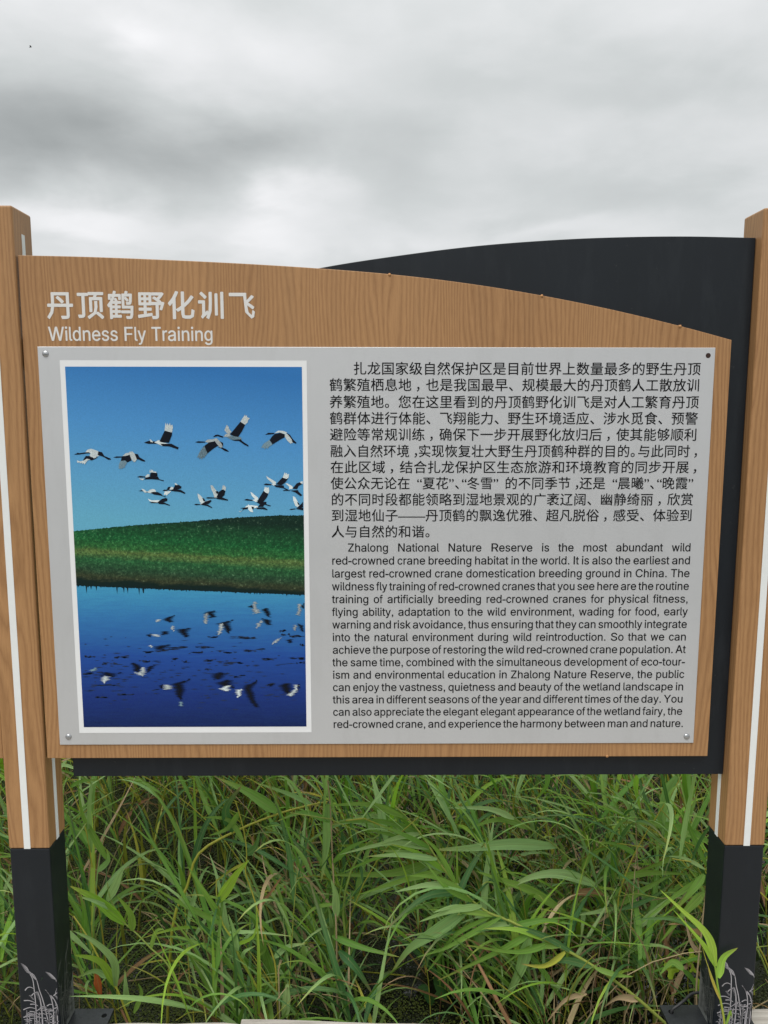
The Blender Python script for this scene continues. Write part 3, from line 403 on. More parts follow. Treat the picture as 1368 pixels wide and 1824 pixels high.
HR=[["long green reed leaning left from the foot of the right post, tan at its base",[[1459,200,-866],[1384,217,-803],[1302,233,-745],[1220,250,-699],[1132,267,-661],[1054,283,-626],[999,300,-613],[960,317,-593],[915,333,-554],[875,350,-508],[841,367,-461],[800,383,-408],[747,400,-360]],96,"m",[[[[1197,250,-692],[1136,229,-706],[1073,208,-693]],180,"y"],[[[1109,267,-649],[1020,275,-701],[861,284,-801]],193,"g"],[[[1103,267,-664],[1079,277,-772],[1026,287,-901]],359,"p"],[[[1031,283,-614],[940,279,-666],[877,274,-699],[802,269,-720]],152,"g"],[[[943,317,-618],[857,320,-683],[787,322,-735],[735,325,-814]],359,"p"],[[[1011,300,-622],[912,293,-670],[855,286,-746],[832,280,-772]],138,"g"],[[[1054,283,-642],[1144,274,-623],[1221,265,-624]],166,"g"],[[[987,300,-613],[910,279,-592],[846,258,-583]],152,"p"],[[[927,333,-573],[826,313,-577],[722,292,-656]],207,"d"],[[[887,350,-527],[799,351,-483],[705,352,-464]],193,"p"],[[[915,333,-554],[860,310,-446],[806,287,-377]],138,"g"],[[[1262,233,-723],[1188,234,-714],[1099,235,-732]],180,"d"],[[[1273,233,-726],[1322,209,-727],[1358,184,-712]],138,"g"],[[[853,367,-480],[770,380,-437],[664,394,-426]],180,"g"],[[[841,367,-468],[735,364,-447],[594,362,-482]],166,"p"],[[[818,383,-433],[711,390,-398],[575,396,-408]],166,"g"],[[[887,350,-520],[770,357,-562],[640,363,-604]],180,"g"],[[[960,317,-593],[883,299,-531],[824,282,-452]],138,"g"],[[[1166,267,-677],[1071,245,-685],[922,223,-649]],166,"g"],[[[770,383,-383],[676,363,-327],[561,342,-328]],166,"g"],[[[875,350,-501],[746,364,-484],[592,377,-549]],207,"g"],[[[1220,250,-696],[1141,257,-651],[1062,264,-631],[961,271,-648]],152,"d"],[[[1389,217,-806],[1331,210,-791],[1290,204,-816]],193,"t"],[[[1253,233,-800],[1199,242,-825],[1152,250,-901]],138,"t"],[[[1077,283,-636],[983,284,-660],[889,285,-720]],166,"p"],[[[1022,300,-622],[928,310,-605],[833,320,-617]],138,"g"],[[[981,300,-594],[895,299,-596],[809,298,-639]],180,"p"],[[[943,317,-571],[859,296,-515],[778,276,-489]],152,"g"],[[[921,333,-554],[833,332,-546],[746,331,-573]],180,"p"],[[[887,350,-527],[809,333,-464],[734,316,-424]],138,"l"],[[[863,350,-489],[766,344,-463],[670,337,-472]],166,"p"],[[[847,367,-468],[769,345,-406],[694,323,-369]],138,"g"],[[[818,383,-433],[747,378,-433],[676,372,-469]],152,"p"],[[[782,383,-389],[705,380,-359],[629,378,-359]],138,"g"],[[[1155,267,-671],[1067,259,-630],[981,250,-624]],152,"l"],[[[1185,250,-677],[1106,249,-691],[1028,248,-733]],138,"g"]]],["arched green reed with yellow knees right of centre behind the sign",[[1486,340,-1016],[1476,356,-857],[1475,373,-827],[1447,389,-770],[1436,405,-742],[1386,422,-681],[1353,438,-652],[1293,455,-589],[1247,471,-552],[1206,487,-522],[1139,504,-484],[1065,520,-433]],77,"m",[[[[1334,438,-628],[1232,431,-587],[1138,424,-591],[1041,416,-639]],276,"p"],[[[1383,422,-687],[1322,410,-685],[1264,399,-693]],138,"p"],[[[1244,438,-711],[1140,424,-634],[1057,409,-592],[975,395,-553]],249,"g"],[[[1225,487,-535],[1085,475,-521],[959,463,-526],[865,450,-522]],318,"p"],[[[1439,405,-755],[1457,410,-739],[1452,414,-775]],111,"g"],[[[1353,438,-652],[1289,453,-658],[1263,467,-694]],221,"b"],[[[1373,422,-661],[1367,434,-716],[1310,446,-768]],111,"t"],[[[1386,422,-681],[1467,414,-616],[1539,405,-572]],166,"g"],[[[1436,405,-742],[1501,417,-678],[1552,428,-652]],207,"p"],[[[1293,455,-589],[1327,449,-539],[1416,443,-497]],152,"g"],[[[1152,504,-491],[1062,495,-466],[961,486,-480]],193,"g"],[[[1101,504,-458],[1027,515,-437],[902,527,-436]],180,"p"],[[[1447,389,-777],[1392,401,-686],[1333,414,-642]],180,"d"]]],["upright yellow-green reed with a burnt knee left of centre",[[405,300,-937],[366,309,-833],[321,317,-753],[304,326,-710],[275,334,-668],[261,343,-613],[256,351,-582],[255,360,-551]],80,"y",[[[[268,334,-643],[243,313,-568],[194,292,-468]],186,"g"],[[[259,343,-610],[295,334,-555],[320,325,-511],[355,316,-467]],279,"l"],[[[278,334,-671],[170,335,-613],[83,335,-555]],159,"g"],[[[317,317,-735],[306,322,-677],[292,327,-632]],186,"p"],[[[293,326,-732],[245,318,-674],[198,310,-614]],159,"d"],[[[328,317,-759],[338,322,-732],[365,327,-727]],120,"p"],[[[309,326,-723],[363,312,-677],[377,299,-625]],93,"l"],[[[286,334,-692],[367,321,-677],[469,308,-686]],93,"p"]]],["tall yellow reed stem with a tan broken leaf left of centre",[[423,330,-976],[418,340,-859],[412,350,-791],[383,360,-712],[368,370,-663],[348,380,-601],[330,390,-552],[333,400,-503],[324,410,-435],[301,420,-355]],68,"y",[[[[366,370,-645],[404,348,-586],[443,326,-518]],100,"b"],[[[412,350,-782],[446,356,-749],[500,361,-747]],173,"p"],[[[377,340,-906],[387,354,-884],[428,368,-889]],120,"g"],[[[380,360,-712],[381,370,-775],[355,380,-802]],120,"g"],[[[333,400,-503],[362,381,-467],[378,363,-408]],199,"d"],[[[312,420,-386],[277,414,-437],[226,407,-451]],159,"g"],[[[323,410,-472],[279,407,-415],[206,403,-394]],146,"g"],[[[329,400,-528],[275,409,-564],[213,418,-620]],80,"y"]]],["straight tan and yellow reed with pale hanging leaves near the middle",[[585,380,-996],[584,387,-846],[582,393,-712],[576,400,-591],[571,407,-471],[567,413,-365],[560,420,-295]],74,"t",[[[[583,393,-687],[583,387,-613],[569,380,-566]],239,"p"],[[[557,413,-407],[553,421,-504],[537,428,-609]],239,"p"],[[[590,387,-789],[640,371,-822],[685,356,-899]],239,"d"],[[[570,393,-747],[657,369,-770],[761,344,-777]],186,"g"],[[[565,413,-414],[491,410,-387],[417,406,-409]],173,"g"],[[[579,393,-649],[520,375,-655],[475,357,-697]],106,"g"],[[[574,400,-529],[624,383,-470],[681,366,-436]],146,"g"]]],["green reed leaning right beside the left post with one broad arched leaf",[[187,240,-827],[147,249,-726],[99,257,-680],[63,266,-647],[26,274,-619],[6,283,-592],[-13,291,-564],[-23,300,-521]],55,"m",[[[[28,274,-622],[-15,270,-573],[-56,266,-536],[-107,262,-505]],304,"l"],[[[-22,291,-568],[0,296,-528],[13,300,-497],[23,304,-478]],239,"p"],[[[-86,283,-664],[-69,259,-575],[-73,236,-502]],141,"g"],[[[50,266,-637],[51,241,-577],[32,217,-504]],195,"g"],[[[6,283,-592],[-41,271,-550],[-89,260,-532]],119,"p"],[[[99,257,-684],[115,254,-634],[138,251,-622]],119,"g"]]],["yellow-stemmed reed with bending leaves close to the left post",[[54,220,-882],[15,232,-780],[-30,245,-708],[-67,258,-645],[-105,270,-596]],75,"y",[[[[11,232,-771],[-21,220,-693],[-83,207,-660]],217,"l"],[[[-10,232,-744],[-47,240,-737],[-99,247,-757]],174,"p"],[[[11,232,-771],[13,223,-691],[-32,213,-627],[-78,203,-591]],195,"p"],[[[39,233,-829],[44,225,-764],[43,217,-710]],184,"p"],[[[60,220,-838],[79,222,-791],[73,224,-755]],130,"g"]]],["slender reed with long blades rising along the right side of the left post",[[-53,400,-1034],[-80,417,-867],[-98,433,-722],[-118,450,-603],[-137,467,-484],[-168,483,-391],[-201,500,-338]],50,"y",[[[[-77,450,-547],[-113,455,-478],[-145,460,-409],[-154,465,-300]],195,"g"],[[[-107,450,-585],[-70,430,-545],[-63,411,-492]],163,"p"],[[[-128,467,-536],[-121,473,-386],[-118,480,-313]],141,"p"],[[[-129,467,-515],[-164,475,-484],[-201,483,-473]],119,"g"],[[[-192,500,-353],[-146,486,-321],[-93,472,-317]],119,"g"],[[[-98,433,-722],[-44,409,-664],[-2,385,-642]],130,"d"]]],["reed right of centre whose pale twisted leaf hangs below the black board",[[1487,360,-1015],[1477,370,-830],[1426,380,-728],[1379,390,-663],[1406,400,-553],[1448,410,-468],[1496,420,-393],[1539,430,-329],[1560,440,-294]],60,"y",[[[[1547,440,-296],[1523,447,-353],[1510,455,-433],[1492,462,-499]],260,"p"],[[[1638,420,-482],[1568,416,-447],[1489,412,-424],[1374,407,-416]],282,"g"],[[[1605,420,-480],[1531,432,-538],[1436,444,-594]],173,"g"],[[[1378,400,-578],[1473,399,-568],[1581,398,-568]],195,"g"],[[[1428,430,-288],[1434,426,-341],[1450,421,-414]],184,"l"],[[[1441,410,-519],[1372,392,-477],[1310,375,-457]],141,"g"],[[[1448,410,-458],[1406,425,-376],[1362,439,-333]],152,"p"],[[[1388,390,-669],[1469,381,-632],[1525,373,-576]],141,"d"]]],["bushy reed with broad dark blades crowding the inner side of the right post",[[1539,200,-874],[1536,216,-767],[1548,232,-635],[1559,248,-552],[1572,264,-491],[1585,280,-439]],60,"t",[[[[1562,264,-482],[1521,257,-515],[1486,250,-572]],206,"g"],[[[1556,248,-523],[1504,241,-561],[1440,234,-656]],228,"g"],[[[1573,280,-468],[1514,261,-343],[1482,242,-286]],141,"g"],[[[1500,216,-719],[1474,212,-706],[1434,208,-728]],184,"g"],[[[1498,216,-719],[1540,225,-774],[1566,234,-860]],130,"g"],[[[1554,264,-496],[1495,276,-551],[1401,289,-647]],141,"g"],[[[1562,264,-467],[1506,240,-433],[1443,216,-400]],98,"p"],[[[1551,232,-636],[1510,229,-600],[1456,226,-597]],119,"b"],[[[1547,232,-683],[1517,218,-644],[1489,204,-559]],119,"t"],[[[1534,232,-612],[1462,243,-581],[1379,255,-603]],119,"d"]]],["bright yellow-green reed shoot rising in front of the right post",[[1497,-35,-688],[1484,-34,-621],[1471,-32,-564],[1464,-31,-523],[1457,-30,-499]],65,"l",[[[[1463,-31,-515],[1451,-30,-462],[1429,-30,-424],[1379,-29,-377],[1329,-28,-329]],184,"l"],[[[1461,-31,-513],[1439,-34,-471],[1413,-37,-436],[1356,-40,-369]],141,"l"],[[[1471,-32,-543],[1490,-19,-512],[1524,-6,-489]],206,"l"]]],["thin yellowing reed shoot leaning across the edge of the right post",[[1489,-40,-662],[1477,-38,-597],[1458,-35,-545],[1443,-32,-506],[1432,-30,-470]],35,"y",[[[[1475,-38,-593],[1444,-55,-525],[1427,-72,-483]],54,"y"],[[[1492,-40,-654],[1497,-58,-613],[1485,-76,-606]],54,"l"]]],["arching reed with a bleached bent tip in the upper left of the reed bed",[[163,400,-599],[194,420,-512],[291,440,-459],[411,460,-417],[510,480,-399],[554,500,-401]],94,"y",[[[[411,460,-411],[332,468,-362],[243,476,-315]],328,"g"],[[[556,500,-407],[551,486,-487],[538,472,-593]],278,"p"],[[[510,480,-399],[441,493,-381],[338,506,-342]],152,"p"],[[[291,440,-459],[272,431,-383],[320,421,-309]],278,"d"]]],["dense green reed with many left-sweeping blades near the middle top",[[644,420,-995],[600,440,-713],[645,460,-544],[735,480,-484],[805,500,-570],[853,520,-607]],94,"m",[[[[805,500,-570],[713,480,-436],[556,461,-454]],202,"p"],[[[828,500,-582],[713,514,-553],[574,528,-555]],253,"g"],[[[853,520,-607],[736,504,-621],[552,488,-623]],253,"g"],[[[853,520,-619],[736,498,-667],[575,476,-726]],253,"p"],[[[735,480,-484],[690,485,-402],[645,489,-333]],177,"g"],[[[1193,520,-278],[1195,520,-350],[1162,520,-411]],177,"g"],[[[805,500,-570],[792,475,-469],[735,450,-408]],177,"g"],[[[758,480,-508],[622,493,-455],[483,507,-535]],202,"p"],[[[853,520,-632],[806,506,-672],[834,491,-738]],202,"g"]]]]
